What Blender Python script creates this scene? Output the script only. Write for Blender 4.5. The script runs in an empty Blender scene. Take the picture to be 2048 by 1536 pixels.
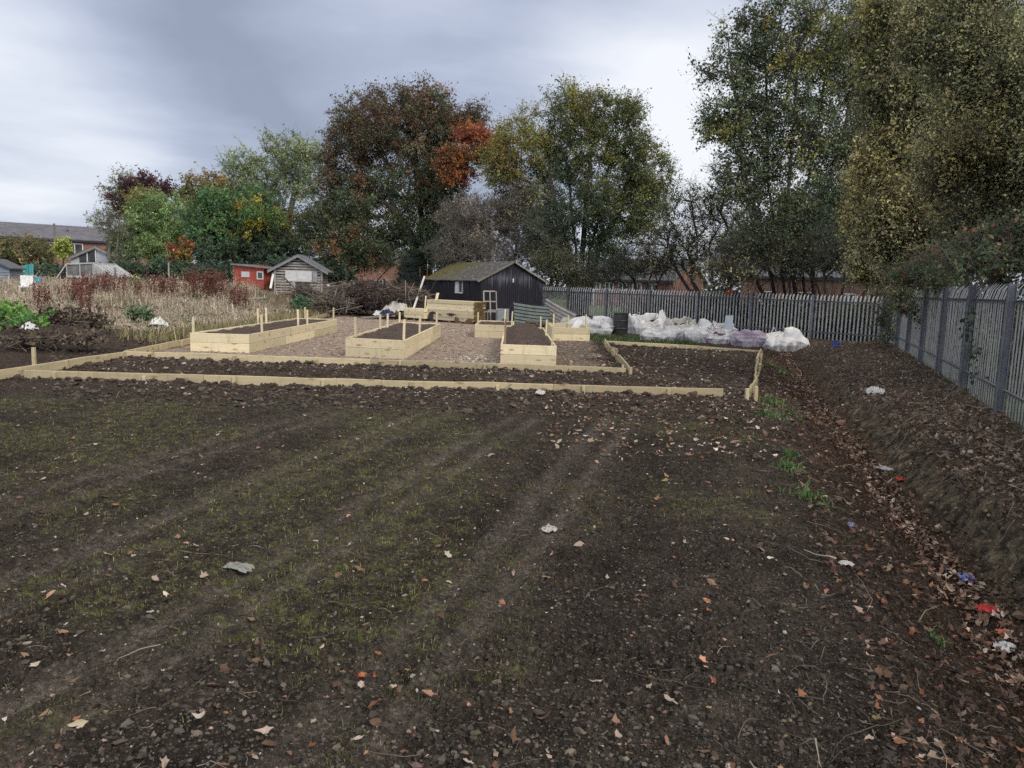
import bpy, math
import numpy as np
from mathutils import Matrix, Vector

# ------------------------------------------------------------------ scene
S = bpy.context.scene
COL = S.collection
PI = math.pi
F, CAMH = 1520.0, 1.8
PITCH, ROLL = math.atan((768 - 570) / F), math.radians(1.75)
cR, sR, cP, sP = math.cos(ROLL), math.sin(ROLL), math.cos(PITCH), math.sin(PITCH)

def ray(px, py):
    x, y = px - 1024, py - 768
    x, y = cR * x + sR * y, -sR * x + cR * y
    return np.array([x / F, cP - y / F * sP, -sP - y / F * cP])

def at(px, py, z=0.0):
    """world point at height z seen at a photo pixel (surveying the photo)"""
    d = ray(px, py); t = (z - CAMH) / d[2]
    return np.array([0, 0, CAMH]) + t * d

def atY(px, py, Y):
    d = ray(px, py)
    return np.array([0, 0, CAMH]) + (Y / d[1]) * d

cam_d = bpy.data.cameras.new('camera'); cam = bpy.data.objects.new('camera', cam_d); COL.objects.link(cam)
cam_d.sensor_width = 36; cam_d.lens = 36 * F / 2048; cam_d.clip_start = .05; cam_d.clip_end = 3000
right = Vector((cR, sR * sP, sR * cP)); up = Vector((-sR, cR * sP, cR * cP)); back = Vector((0, -cP, sP))
cam.matrix_world = Matrix(((right.x, up.x, back.x, 0), (right.y, up.y, back.y, 0), (right.z, up.z, back.z, CAMH), (0, 0, 0, 1)))
S.camera = cam
S.view_settings.view_transform = 'Standard'; S.view_settings.look = 'None'
S.cycles.use_denoising = False
S.view_settings.exposure = 0.42; S.view_settings.gamma = 1.0

# ------------------------------------------------------------------ noise (numpy)
def _hash(ix, iy, iz, seed):
    h = (ix.astype(np.int64) * 374761393 + iy.astype(np.int64) * 668265263 + iz.astype(np.int64) * 2147483647 + seed * 1274126177) & 0xFFFFFFFF
    h = ((h ^ (h >> 13)) * 1274126177) & 0xFFFFFFFF
    h = ((h ^ (h >> 16)) * 2246822519) & 0xFFFFFFFF
    return ((h ^ (h >> 15)) & 0xFFFFFF).astype(np.float64) / 0xFFFFFF

def noise2(x, y, seed=0):
    xi, yi = np.floor(x), np.floor(y); fx, fy = x - xi, y - yi
    u, v = fx * fx * fx * (fx * (fx * 6 - 15) + 10), fy * fy * fy * (fy * (fy * 6 - 15) + 10)
    z = np.zeros_like(xi)
    def g(dx, dy):
        a = _hash(xi + dx, yi + dy, z, seed) * 2 * PI
        return np.cos(a) * (fx - dx) + np.sin(a) * (fy - dy)
    return 1.4 * ((g(0, 0) * (1 - u) + g(1, 0) * u) * (1 - v) + (g(0, 1) * (1 - u) + g(1, 1) * u) * v)

def noise3(p, seed=0):
    pi = np.floor(p); f = p - pi; u = f * f * (3 - 2 * f); r = 0
    for dx in (0, 1):
        for dy in (0, 1):
            for dz in (0, 1):
                w = (u[:, 0] if dx else 1 - u[:, 0]) * (u[:, 1] if dy else 1 - u[:, 1]) * (u[:, 2] if dz else 1 - u[:, 2])
                r = r + w * _hash(pi[:, 0] + dx, pi[:, 1] + dy, pi[:, 2] + dz, seed)
    return r * 2 - 1

def fbm2(x, y, octs=4, seed=0, lac=2.03, gain=.5):
    r, a = 0, 1.0
    for k in range(octs):
        r = r + a * noise2(x, y, seed + k * 17); x, y, a = x * lac + 13.7, y * lac - 7.1, a * gain
    return r

def sstep(a, b, x):
    t = np.clip((x - a) / (b - a), 0, 1); return t * t * (3 - 2 * t)

# ------------------------------------------------------------------ mesh helpers
def build(name, V, F_, mat, parent=None, origin=None, col=None, smooth=False, mi=None):
    """one mesh object from world-space vertices. F_: a list of (n x k) index arrays or a list of polygons"""
    if parent is not None: origin = np.array(parent.location)
    elif origin is None: origin = np.zeros(3)
    V = np.asarray(V, float).reshape(-1, 3) - np.asarray(origin)
    me = bpy.data.meshes.new(name)
    groups = [np.asarray(f) for f in F_] if (len(F_) and isinstance(F_[0], np.ndarray)) else None
    if groups is None:
        loops = np.fromiter((i for f in F_ for i in f), np.int32); sizes = np.fromiter((len(f) for f in F_), np.int32)
    else:
        groups = [g for g in groups if g.size]
        loops = np.concatenate([g.ravel() for g in groups]).astype(np.int32)
        sizes = np.concatenate([np.full(len(g), g.shape[1]) for g in groups]).astype(np.int32)
    starts = np.concatenate([[0], np.cumsum(sizes)[:-1]]).astype(np.int32)
    me.vertices.add(len(V)); me.vertices.foreach_set('co', V.astype(np.float32).ravel())
    me.loops.add(len(loops)); me.loops.foreach_set('vertex_index', loops)
    me.polygons.add(len(sizes)); me.polygons.foreach_set('loop_start', starts); me.polygons.foreach_set('loop_total', sizes)
    me.polygons.foreach_set('use_smooth', np.full(len(sizes), bool(smooth)))
    if mi is not None: me.polygons.foreach_set('material_index', np.asarray(mi, np.int32))
    me.update(calc_edges=True)
    if col is not None:
        a = me.color_attributes.new('Col', 'FLOAT_COLOR', 'POINT')
        c = np.ones((len(V), 4), np.float32); c[:, :np.asarray(col).shape[1]] = col
        a.data.foreach_set('color', c.ravel())
    for m in (mat if isinstance(mat, (list, tuple)) else [mat]): me.materials.append(m)
    o = bpy.data.objects.new(name, me); COL.objects.link(o)
    if parent is not None: o.parent = parent
    else: o.location = origin
    return o

def tag(o, label=None, cat=None, group=None, kind=None):
    if label: o['label'] = label
    if cat: o['category'] = cat
    if group: o['group'] = group
    if kind: o['kind'] = kind
    return o

def thing(name, loc, label, cat, group=None):
    o = bpy.data.objects.new(name, None); COL.objects.link(o); o.location = tuple(loc); o.empty_display_size = .2
    return tag(o, label, cat, group)

class MB:
    """collects polygons in world space"""
    def __init__(s): s.v, s.f, s.m = [], [], []
    def add(s, V, Fc, m=0):
        b = len(s.v); s.v.extend(tuple(map(float, p)) for p in V)
        for f in Fc: s.f.append([b + i for i in f]); s.m.append(m)
    def box(s, c, size, R=None, m=0):
        hx, hy, hz = size[0] / 2, size[1] / 2, size[2] / 2
        P = np.array([(x, y, z) for x in (-hx, hx) for y in (-hy, hy) for z in (-hz, hz)])
        if R is not None: P = P @ np.array(R).T
        s.add(P + np.array(c), [(0, 1, 3, 2), (4, 6, 7, 5), (0, 4, 5, 1), (2, 3, 7, 6), (0, 2, 6, 4), (1, 5, 7, 3)], m)
    def bar(s, p0, p1, w, h, m=0, upv=(0, 0, 1)):
        p0, p1 = np.array(p0, float), np.array(p1, float); d = p1 - p0; L = np.linalg.norm(d); d /= L
        u = np.array(upv, float); sd = np.cross(d, u)
        if np.linalg.norm(sd) < 1e-4: sd = np.cross(d, (0, 1, 0))
        sd /= np.linalg.norm(sd); u = np.cross(sd, d)
        s.box((p0 + p1) / 2, (L, w, h), np.stack([d, sd, u], 1), m)
    def prism(s, poly, off, m=0):
        """closed polygon (n x 3) swept by a vector"""
        A = np.array(poly, float); n = len(A); B = A + np.array(off, float)
        s.add(np.vstack([A, B]), [list(range(n - 1, -1, -1)), list(range(n, 2 * n))] + [(i, (i + 1) % n, n + (i + 1) % n, n + i) for i in range(n)], m)
    def tube(s, pts, rad, n=6, m=0, cap=True):
        V, Fq = tube(np.array(pts, float), np.broadcast_to(rad, (len(pts),)), n); s.add(V, [list(q) for q in Fq], m)
        if cap: b = len(s.v) - len(V); s.f.append([b + i for i in range(n)][::-1]); s.m.append(m); s.f.append([b + len(V) - n + i for i in range(n)]); s.m.append(m)
    def out(s, name, mat, parent=None, origin=None, smooth=False): return build(name, s.v, s.f, mat, parent, origin, smooth=smooth, mi=s.m)

def tube(P, R, n=5):
    k = len(P); T = np.gradient(P, axis=0); T /= np.linalg.norm(T, axis=1)[:, None] + 1e-9
    ref = np.array([0.31, .17, .93]); A = np.cross(T, ref); A /= np.linalg.norm(A, axis=1)[:, None] + 1e-9; B = np.cross(T, A)
    an = np.arange(n) * 2 * PI / n
    V = P[:, None] + R[:, None, None] * (np.cos(an)[None, :, None] * A[:, None] + np.sin(an)[None, :, None] * B[:, None])
    i = np.arange(k - 1)[:, None] * n; j = np.arange(n)[None]; j2 = (j + 1) % n
    Fq = np.stack([i + j, i + j2, i + n + j2, i + n + j], -1).reshape(-1, 4)
    return V.reshape(-1, 3), Fq

class Batch:
    """numpy batches of quads / tris with per-point colour"""
    def __init__(s): s.V, s.Q, s.T, s.C, s.n = [], [], [], [], 0
    def add(s, V, Q=None, T=None, C=None):
        V = np.asarray(V).reshape(-1, 3)
        if Q is not None: s.Q.append(np.asarray(Q) + s.n)
        if T is not None: s.T.append(np.asarray(T) + s.n)
        if C is not None: s.C.append(np.broadcast_to(C, (len(V), 3)) if np.ndim(C) == 1 else C)
        s.V.append(V); s.n += len(V)
    def out(s, name, mat, parent=None, origin=None, smooth=False):
        fs = ([np.concatenate(s.Q)] if s.Q else []) + ([np.concatenate(s.T)] if s.T else [])
        return build(name, np.concatenate(s.V), fs, mat, parent, origin, col=np.concatenate(s.C) if s.C else None, smooth=smooth)

def unit(v): return v / (np.linalg.norm(v, axis=-1, keepdims=True) + 1e-9)

def add_leaves(b, P, size, C, rng, upbias=.5, aspect=.62, fold=.25, D=None):
    """leaf blades: a kite of two triangles folded along the midrib"""
    n = len(P); N = unit(rng.normal(size=(n, 3)) + np.array([0, 0, upbias])); 
    T = unit(np.cross(N, rng.normal(size=(n, 3)))) if D is None else D; B = np.cross(N, T)
    L = (size * np.minimum(np.exp(rng.normal(0, .38, n)), 1.5))[:, None] if np.ndim(size) == 0 else size[:, None]; W = L * aspect * .5
    V = np.stack([P - T * L * .5, P + B * W + N * W * fold - T * L * .05, P + T * L * .5, P - B * W + N * W * fold - T * L * .05], 1)
    i = np.arange(n)[:, None] * 4
    b.add(V, T=np.concatenate([i + [0, 2, 1], i + [0, 3, 2]]), C=np.repeat(C, 4, 0))

def add_twigs(b, P0, P1, r, rng, C=None, sag=.12, seg=2):
    """thin tapering twigs of three sides, bent along a curve"""
    n = len(P0)
    if n == 0: return
    d = P1 - P0; L = np.linalg.norm(d, axis=1)[:, None]; M = (P0 + P1) / 2 + rng.normal(size=(n, 3)) * L * sag
    t = unit(d); a = unit(np.cross(t, rng.normal(size=(n, 3)))); c = np.cross(t, a); r = np.broadcast_to(r, (n,))[:, None]
    rows = []
    Q2 = 2 * M - (P0 + P1) / 2
    for f in np.linspace(0, 1, seg + 1):
        P = P0 * (1 - f) ** 2 + 2 * Q2 * f * (1 - f) + P1 * f * f + (rng.normal(size=(n, 3)) * L * .02 if seg > 2 else 0); s = 1 - .65 * f
        for k in range(3): rows.append(P + r * s * (math.cos(k * 2.094) * a + math.sin(k * 2.094) * c))
    V = np.stack(rows, 1); i = np.arange(n)[:, None] * 3 * (seg + 1)
    Q = [i + [o + k, o + (k + 1) % 3, o + 3 + (k + 1) % 3, o + 3 + k] for o in range(0, 3 * seg, 3) for k in range(3)]
    b.add(V, Q=np.concatenate(Q), C=None if C is None else np.repeat(np.broadcast_to(C, (n, 3)), 3 * (seg + 1), 0))

# ------------------------------------------------------------------ materials
def mat(name, rough=.8, spec=.3, metal=0):
    m = bpy.data.materials.new(name); m.use_nodes = True; nt = m.node_tree; b = nt.nodes['Principled BSDF']
    b.inputs['Roughness'].default_value = rough; b.inputs['Specular IOR Level'].default_value = spec; b.inputs['Metallic'].default_value = metal
    return m, nt, b

def nd(nt, kind, **kw):
    n = nt.nodes.new(kind)
    for k, v in kw.items():
        if k.startswith('i_'): n.inputs[k[2:].replace('_', ' ')].default_value = v
        else: setattr(n, k, v)
    return n

def coords(nt, scale=(1, 1, 1), kind='Object', rot=(0, 0, 0)):
    tc = nd(nt, 'ShaderNodeTexCoord'); mp = nd(nt, 'ShaderNodeMapping'); mp.inputs['Scale'].default_value = scale; mp.inputs['Rotation'].default_value = rot
    nt.links.new(tc.outputs[kind], mp.inputs['Vector']); return mp.outputs[0]

def nz(nt, vec, scale, detail=4, rough=.55, dist=0):
    n = nd(nt, 'ShaderNodeTexNoise'); n.inputs['Scale'].default_value = scale; n.inputs['Detail'].default_value = detail
    n.inputs['Roughness'].default_value = rough; n.inputs['Distortion'].default_value = dist; nt.links.new(vec, n.inputs['Vector']); return n.outputs['Fac']

def ramp(nt, fac, stops):
    r = nd(nt, 'ShaderNodeValToRGB'); e = r.color_ramp.elements
    while len(e) < len(stops): e.new(.5)
    for k, (p, c) in enumerate(stops): e[k].position = p; e[k].color = (*c, 1) if len(c) == 3 else c
    nt.links.new(fac, r.inputs[0]); return r.outputs[0]

def mix(nt, fac, a, b, mode='MIX'):
    n = nd(nt, 'ShaderNodeMix', data_type='RGBA', blend_type=mode)
    for sock, v in ((n.inputs['Factor'], fac), (n.inputs[6], a), (n.inputs[7], b)):
        if isinstance(v, (int, float)): sock.default_value = v
        elif isinstance(v, tuple): sock.default_value = (*v, 1)
        else: nt.links.new(v, sock)
    return n.outputs[2]

def maths(nt, op, a, b=0.0, clamp=False):
    n = nd(nt, 'ShaderNodeMath', operation=op, use_clamp=clamp)
    for k, v in ((0, a), (1, b)):
        if isinstance(v, (int, float)): n.inputs[k].default_value = v
        else: nt.links.new(v, n.inputs[k])
    return n.outputs[0]

def bump(nt, b, h, strength=.5, dist=.01, prev=None):
    n = nd(nt, 'ShaderNodeBump'); n.inputs['Strength'].default_value = strength; n.inputs['Distance'].default_value = dist
    nt.links.new(h, n.inputs['Height'])
    if prev is not None: nt.links.new(prev, n.inputs['Normal'])
    nt.links.new(n.outputs[0], b.inputs['Normal']); return n.outputs[0]

def noise_mat(name, stops, scale=8, stretch=(1, 1, 1), rough=.8, spec=.3, metal=0, bmp=0, bdist=.01, detail=5, kind='Object'):
    m, nt, b = mat(name, rough, spec, metal); v = coords(nt, stretch, kind); f = nz(nt, v, scale, detail, .6)
    nt.links.new(ramp(nt, f, stops), b.inputs['Base Color'])
    if bmp: bump(nt, b, f, bmp, bdist)
    return m

def wood_mat(name, light, dark, knot, rough=.75, green=None):
    """board grain along the object's own X axis, with knots"""
    m, nt, b = mat(name, rough, .25); info = nd(nt, 'ShaderNodeObjectInfo')
    tc = nd(nt, 'ShaderNodeTexCoord'); off = nd(nt, 'ShaderNodeVectorMath', operation='SCALE'); cmb = nd(nt, 'ShaderNodeCombineXYZ')
    for k in range(3): nt.links.new(info.outputs['Random'], cmb.inputs[k])
    nt.links.new(cmb.outputs[0], off.inputs[0]); off.inputs['Scale'].default_value = 37.0
    ad = nd(nt, 'ShaderNodeVectorMath', operation='ADD'); nt.links.new(tc.outputs['Object'], ad.inputs[0]); nt.links.new(off.outputs[0], ad.inputs[1])
    mp = nd(nt, 'ShaderNodeMapping'); mp.inputs['Scale'].default_value = (.7, 16, 16); nt.links.new(ad.outputs[0], mp.inputs[0])
    g = nz(nt, mp.outputs[0], 2.2, 5, .6, .6); c = ramp(nt, g, [(.3, dark), (.62, light)])
    mp2 = nd(nt, 'ShaderNodeMapping'); mp2.inputs['Scale'].default_value = (2.2, 7, 7); nt.links.new(ad.outputs[0], mp2.inputs[0])
    vo = nd(nt, 'ShaderNodeTexVoronoi'); vo.inputs['Scale'].default_value = 1.0; nt.links.new(mp2.outputs[0], vo.inputs[0])
    k = ramp(nt, vo.outputs['Distance'], [(.09, (1, 1, 1)), (.21, (0, 0, 0))]); c = mix(nt, k, c, knot)
    big = nz(nt, ad.outputs[0], 1.3, 3); c = mix(nt, maths(nt, 'MULTIPLY', ramp(nt, big, [(.35, (0, 0, 0)), (.7, (1, 1, 1))]), .45), c, green or dark)
    mp3 = nd(nt, 'ShaderNodeMapping'); mp3.inputs['Scale'].default_value = (5, 5, .8); nt.links.new(ad.outputs[0], mp3.inputs[0]); st = nz(nt, mp3.outputs[0], 1.6, 5, .65, .4)
    c = mix(nt, maths(nt, 'MULTIPLY', ramp(nt, st, [(.52, (0, 0, 0)), (.72, (1, 1, 1))]), .5), c, tuple(np.array(dark) * .62))
    v = nd(nt, 'ShaderNodeHueSaturation'); nt.links.new(c, v.inputs['Color']); nt.links.new(maths(nt, 'ADD', maths(nt, 'MULTIPLY', info.outputs['Random'], .42), .76), v.inputs['Value'])
    nt.links.new(v.outputs[0], b.inputs['Base Color']); bump(nt, b, g, .3, .004); return m

def attr_mat(name, rough=.7, transl=0.0, spec=.25, var=.3, vscale=3.0):
    m, nt, b = mat(name, rough, spec); a = nd(nt, 'ShaderNodeAttribute', attribute_name='Col'); c = a.outputs['Color']
    if var:
        f = nz(nt, coords(nt), vscale, 3); c = mix(nt, 1.0, c, ramp(nt, f, [(.3, (1 - var,) * 3), (.7, (1 + var,) * 3)]), 'MULTIPLY')
    nt.links.new(c, b.inputs['Base Color'])
    if transl:
        t = nd(nt, 'ShaderNodeBsdfTranslucent'); nt.links.new(c, t.inputs['Color']); mx = nd(nt, 'ShaderNodeMixShader'); mx.inputs[0].default_value = transl
        out = nt.nodes['Material Output']; nt.links.new(b.outputs[0], mx.inputs[1]); nt.links.new(t.outputs[0], mx.inputs[2]); nt.links.new(mx.outputs[0], out.inputs['Surface'])
    return m

M = {}
M['timber'] = wood_mat('new_treated_timber', (.66, .565, .39), (.55, .465, .305), (.27, .18, .09), green=(.58, .54, .34))
M['timber_edge'] = wood_mat('muddy_treated_timber', (.46, .385, .25), (.36, .3, .185), (.2, .13, .07), green=(.38, .35, .21))
M['timber_dark'] = wood_mat('old_stake_timber', (.3, .21, .13), (.22, .15, .09), (.1, .06, .03))
M['white_timber'] = wood_mat('painted_white_timber', (.75, .75, .74), (.62, .62, .62), (.5, .5, .5))
M['grey_timber'] = wood_mat('weathered_grey_timber', (.26, .24, .22), (.13, .12, .11), (.06, .05, .05))
M['pale_timber'] = wood_mat('weathered_pale_timber', (.34, .32, .285), (.22, .2, .18), (.12, .1, .085))
M['leaf'] = attr_mat('leaf_blades', .65, .42)
M['grass'] = attr_mat('grass_blades', .75, .25)
M['litter'] = attr_mat('fallen_leaves', .75, .1)
M['twig'] = attr_mat('twig_bark', .85)
M['stone'] = attr_mat('stones', .85, var=.25, vscale=40)
M['bark'] = noise_mat('tree_bark', [(.3, (.03, .028, .024)), (.7, (.10, .09, .078))], 3, (4, 4, 1), .9, .15, bmp=.5, bdist=.03)
M['bark_grey'] = noise_mat('grey_bark', [(.3, (.085, .08, .072)), (.7, (.2, .185, .165))], 3, (4, 4, 1), .9, .15, bmp=.5, bdist=.03)
M['galv'] = noise_mat('galvanised_steel', [(.3, (.24, .25, .26)), (.7, (.45, .46, .465))], 5, rough=.5, spec=.4, metal=.35, detail=6)
M['galv_dark'] = noise_mat('dull_galvanised_post', [(.3, (.11, .12, .145)), (.7, (.2, .21, .24))], 4, rough=.5, spec=.4, metal=.3, detail=6)
M['dark_plastic'] = noise_mat('torn_dark_wrapping', [(.3, (.012, .011, .016)), (.7, (.035, .032, .04))], 6, rough=.35, spec=.5)
M['brown_plastic'] = noise_mat('torn_brown_wrapping', [(.3, (.06, .04, .018)), (.7, (.15, .095, .04))], 6, rough=.4, spec=.5)
M['white_paint'] = noise_mat('white_painted_frame', [(.3, (.55, .55, .54)), (.7, (.75, .75, .75))], 9, rough=.5)
M['glass'] = noise_mat('dark_window_glass', [(.3, (.03, .035, .04)), (.7, (.08, .09, .1))], 1.5, rough=.08, spec=.6)

def brick_mat(name, c1, c2, mortar):
    m, nt, b = mat(name, .9, .15); v = coords(nt, (1, 1, 1), 'Object', (PI / 2, 0, 0)); t = nd(nt, 'ShaderNodeTexBrick'); nt.links.new(v, t.inputs['Vector'])
    t.inputs['Scale'].default_value = 1; t.inputs['Brick Width'].default_value = .225; t.inputs['Row Height'].default_value = .075; t.inputs['Mortar Size'].default_value = .008
    for k, c in (('Color1', c1), ('Color2', c2), ('Mortar', mortar)): t.inputs[k].default_value = (*c, 1)
    f = nz(nt, coords(nt), .8, 4); nt.links.new(mix(nt, 1.0, t.outputs[0], ramp(nt, f, [(.3, (.75,) * 3), (.7, (1.15,) * 3)]), 'MULTIPLY'), b.inputs['Base Color']); return m
M['brick'] = brick_mat('red_brick', (.27, .10, .065), (.2, .075, .05), (.3, .27, .24))
M['brick2'] = brick_mat('dull_red_brick', (.2, .085, .065), (.15, .07, .055), (.25, .22, .2))

def tile_mat(name, a, c, row=.25):
    m, nt, b = mat(name, .8, .25); v = coords(nt); w = nd(nt, 'ShaderNodeTexWave', wave_type='BANDS', bands_direction='Z', wave_profile='SAW'); w.inputs['Scale'].default_value = .5 / row
    nt.links.new(v, w.inputs[0]); f = nz(nt, v, 1.4, 5); k = ramp(nt, f, [(.3, a), (.7, c)])
    nt.links.new(k, b.inputs['Base Color']); bump(nt, b, w.outputs['Fac'], .6, .03); return m
M['slate'] = tile_mat('grey_roof_tiles', (.085, .085, .1), (.14, .14, .16))
M['orange_tile'] = tile_mat('orange_roof_tiles', (.3, .1, .05), (.42, .16, .08))
# ------------------------------------------------------------------ terrain
FP, FU = np.array([6.92, 10.86]), np.array([.362, .932]); FN = np.array([-.932, .362])     # side fence: point, direction, normal to the field
FENCE_Z = .25
def side(x, y): return (x - FP[0]) * FN[0] + (y - FP[1]) * FN[1]

BACK0, BACKU = np.array([13.76, 28.5]), np.array([-.6595, .7517])                              # back fence runs from the corner
def ditch_r(x, y): return side(x, y) - (1.15 + .1 * (np.clip(y, 0, 24) - 5))

def terrain(x, y):
    x, y = np.asarray(x, float), np.asarray(y, float)
    z = 1.05 * sstep(9.5, 20, -x + .18 * (y - 20)) * sstep(23, 42, y)
    s = side(x, y); s0 = 1.15 + .1 * (np.clip(y, 0, 24) - 5); r = s - s0
    dep = 1.0 - .65 * sstep(14, 26, y); fade = 1 - sstep(24.5, 29, y)
    q = np.where(r < -.4, -.4 - (-.4 - r) / np.maximum(s0 - .4, .1) * .6, r)
    wob = .06 * noise2(x * .8, y * .8, 5) + .03 * noise2(x * 2.3, y * 2.3, 6)
    prof = np.interp(q + wob, [-1.0, -.55, -.4, -.16, .02, .2, .6, 1.0, 1.5], [.25, .14, .03, -.31, -.42, -.42, -.24, -.06, 0])
    prof = np.where(prof < 0, prof * dep, prof)
    z = z + prof * fade + .22 * sstep(.6, 0, s) * sstep(24.5, 29, y) * sstep(-2, 0, -s + 2)
    z = z + .38 * np.exp(-(((x + 11.6) / 1.7) ** 2 + ((y - 19.0) / 2.2) ** 2)) + .25 * np.exp(-(((x + 14.5) / 2.5) ** 2 + ((y - 22) / 2.5) ** 2))
    z = z + .10 * np.exp(-((y - 14.3 - .2 * noise2(x * .5, y * 0 + 3, 4)) / .55) ** 2) * sstep(-8, -7, x) * sstep(3.2, 2.2, x)
    return z
def gs(x, y): return float(surface(np.array([x]), np.array([y]))[0])
def gz(x, y): return float(terrain(np.array([x]), np.array([y]))[0])
def onto(p): return np.array([p[0], p[1], gz(p[0], p[1])])

# tyre tracks across the field: pairs of shallow ruts along one direction
TD = np.array([.27, .963]); TN = np.array([.963, -.27])
def track_mask(x, y):
    c = x * TN[0] + y * TN[1] + .06 * noise2(x * .3, y * .3, 9); m = 0
    for c0, w in ((-2.75, .10), (-2.42, .08), (-1.5, .11), (-1.18, .08), (-3.95, .11), (-3.6, .09), (-5.3, .1), (-4.95, .1)): m = np.maximum(m, np.exp(-((c - c0) / w) ** 2) * np.clip(.75 + .5 * noise2(x * .45 + c0, y * .45, 19), 0, 1))
    return m * sstep(11.2, 9.8, y)

def ground_masks(x, y):
    s = side(x, y); r = ditch_r(x, y)
    field = sstep(11.6, 10.2, y + .5 * noise2(x * .7, y * .7, 31)) * sstep(1.0, 1.6, r)
    n = fbm2(x * .55, y * .55, 4, 21); n2 = fbm2(x * 2.3, y * 2.3, 3, 25); tr = track_mask(x, y)
    strk = np.exp(-(((x * TN[0] + y * TN[1] + 3.9) + .25 * noise2(x, y, 27)) / .35) ** 2) * sstep(4.5, 6.5, y)
    moss = field * np.clip(sstep(-.3, .6, n + .45 * n2 + .3 * sstep(1.0, -3.5, x) + 1.0 * strk - .35 * tr - .25 * sstep(0, 2, x)) , 0, 1)
    E_x = 2.38 + (y - 15.84) * .0583
    gravel = sstep(-8.5, -8.2, x + .15 * noise2(x, y, 33)) * sstep(16.1, 16.4, y) * sstep(-.1, -.7, x - np.maximum(E_x, 2.4) + .8 * noise2(x * .8, y * .8, 35) - .9 * sstep(24.5, 28, y) * 1.5) * sstep(37.5, 35, y + .6 * noise2(x * .7, y * .7, 36))
    brown = gravel * sstep(.3, 1.2, x)
    clay = sstep(-.0, -.08, r) * sstep(-.55, -.25, r + .12 * noise2(x * 1.5, y * 1.5, 46)) * sstep(24, 14, y)
    lit = sstep(1.5, .2, r) * sstep(-.25, -.05, r)
    bank = sstep(-.05, -.3, r) * sstep(-.3, .3, s)
    far = np.maximum(sstep(.2, -.4, s) * 1.0, sstep(-.3, .3, (x - BACK0[0]) * .7517 + (y - BACK0[1]) * .6595))
    grassy = sstep(9.2, 11.0, -x + .35 * noise2(x * .5, y * .5, 41)) * sstep(20.0, 24.5, y + .8 * noise2(x * .6, y * .6, 43)) + sstep(37.5, 41, y)
    return dict(field=field, moss=moss, gravel=gravel, brown=brown, clay=clay, lit=lit, bank=bank, far=far, grassy=np.clip(grassy, 0, 1), track=tr)

def surface(x, y, g=None):
    """the ground as it lies: landform, lumps of dug soil, crumbs, wheel ruts and rake lines"""
    x, y = np.asarray(x, float), np.asarray(y, float); g = g or ground_masks(x, y); R = np.hypot(x, y + 1)
    z = terrain(x, y); near = 1 - sstep(30, 55, R); rough = near * (1 - .4 * g['track']) * (1 - .7 * g['gravel']) * (1 - .3 * g['moss'])
    dug = sstep(10.2, 12, y) * (1 - g['gravel']) * (1 - g['far'])                      # freshly dug soil is lumpier
    clod = sstep(-.35, .45, noise2(x * 1.3, y * 1.3, 50))
    soil = noise2(x * 2.1, y * 2.1, 51) * .02 + noise2(x * 5.3, y * 5.3, 52) * .014 + (np.abs(noise2(x * 9, y * 9, 53)) - .25) * .026 * (.5 + clod) + (np.abs(noise2(x * 21, y * 21, 54)) - .25) * .030 * (.5 + clod) + (np.abs(noise2(x * 44, y * 44, 55)) - .25) * .019
    lump = np.maximum(0, noise2(x * 4.1, y * 4.1, 57)) * .06 + np.maximum(0, noise2(x * 9.7, y * 9.7, 58)) * .035
    z = z + rough * (soil * (1 + .35 * g['lit'] + .3 * g['bank']) + lump * (dug * .8 + .12 * g['bank'])) - .022 * g['track'] + .018 * np.exp(-((g['track'] - .35) / .2) ** 2) * g['field']
    z = z + .03 * noise2(x * .35, y * .35, 59) * sstep(3, 5, R) * near
    cc = (x * TN[0] + y * TN[1]) + .05 * noise2(x * .5, y * .5, 67)
    return z + g['field'] * near * (.018 * noise2(cc * 2.6, (x * TD[0] + y * TD[1]) * .14, 66) + .010 * np.sin(cc * 2 * PI / .17 + 2 * noise2(x, y, 68)) * np.clip(noise2(x * .5, y * .5, 69) + .35, 0, 1))

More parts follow.
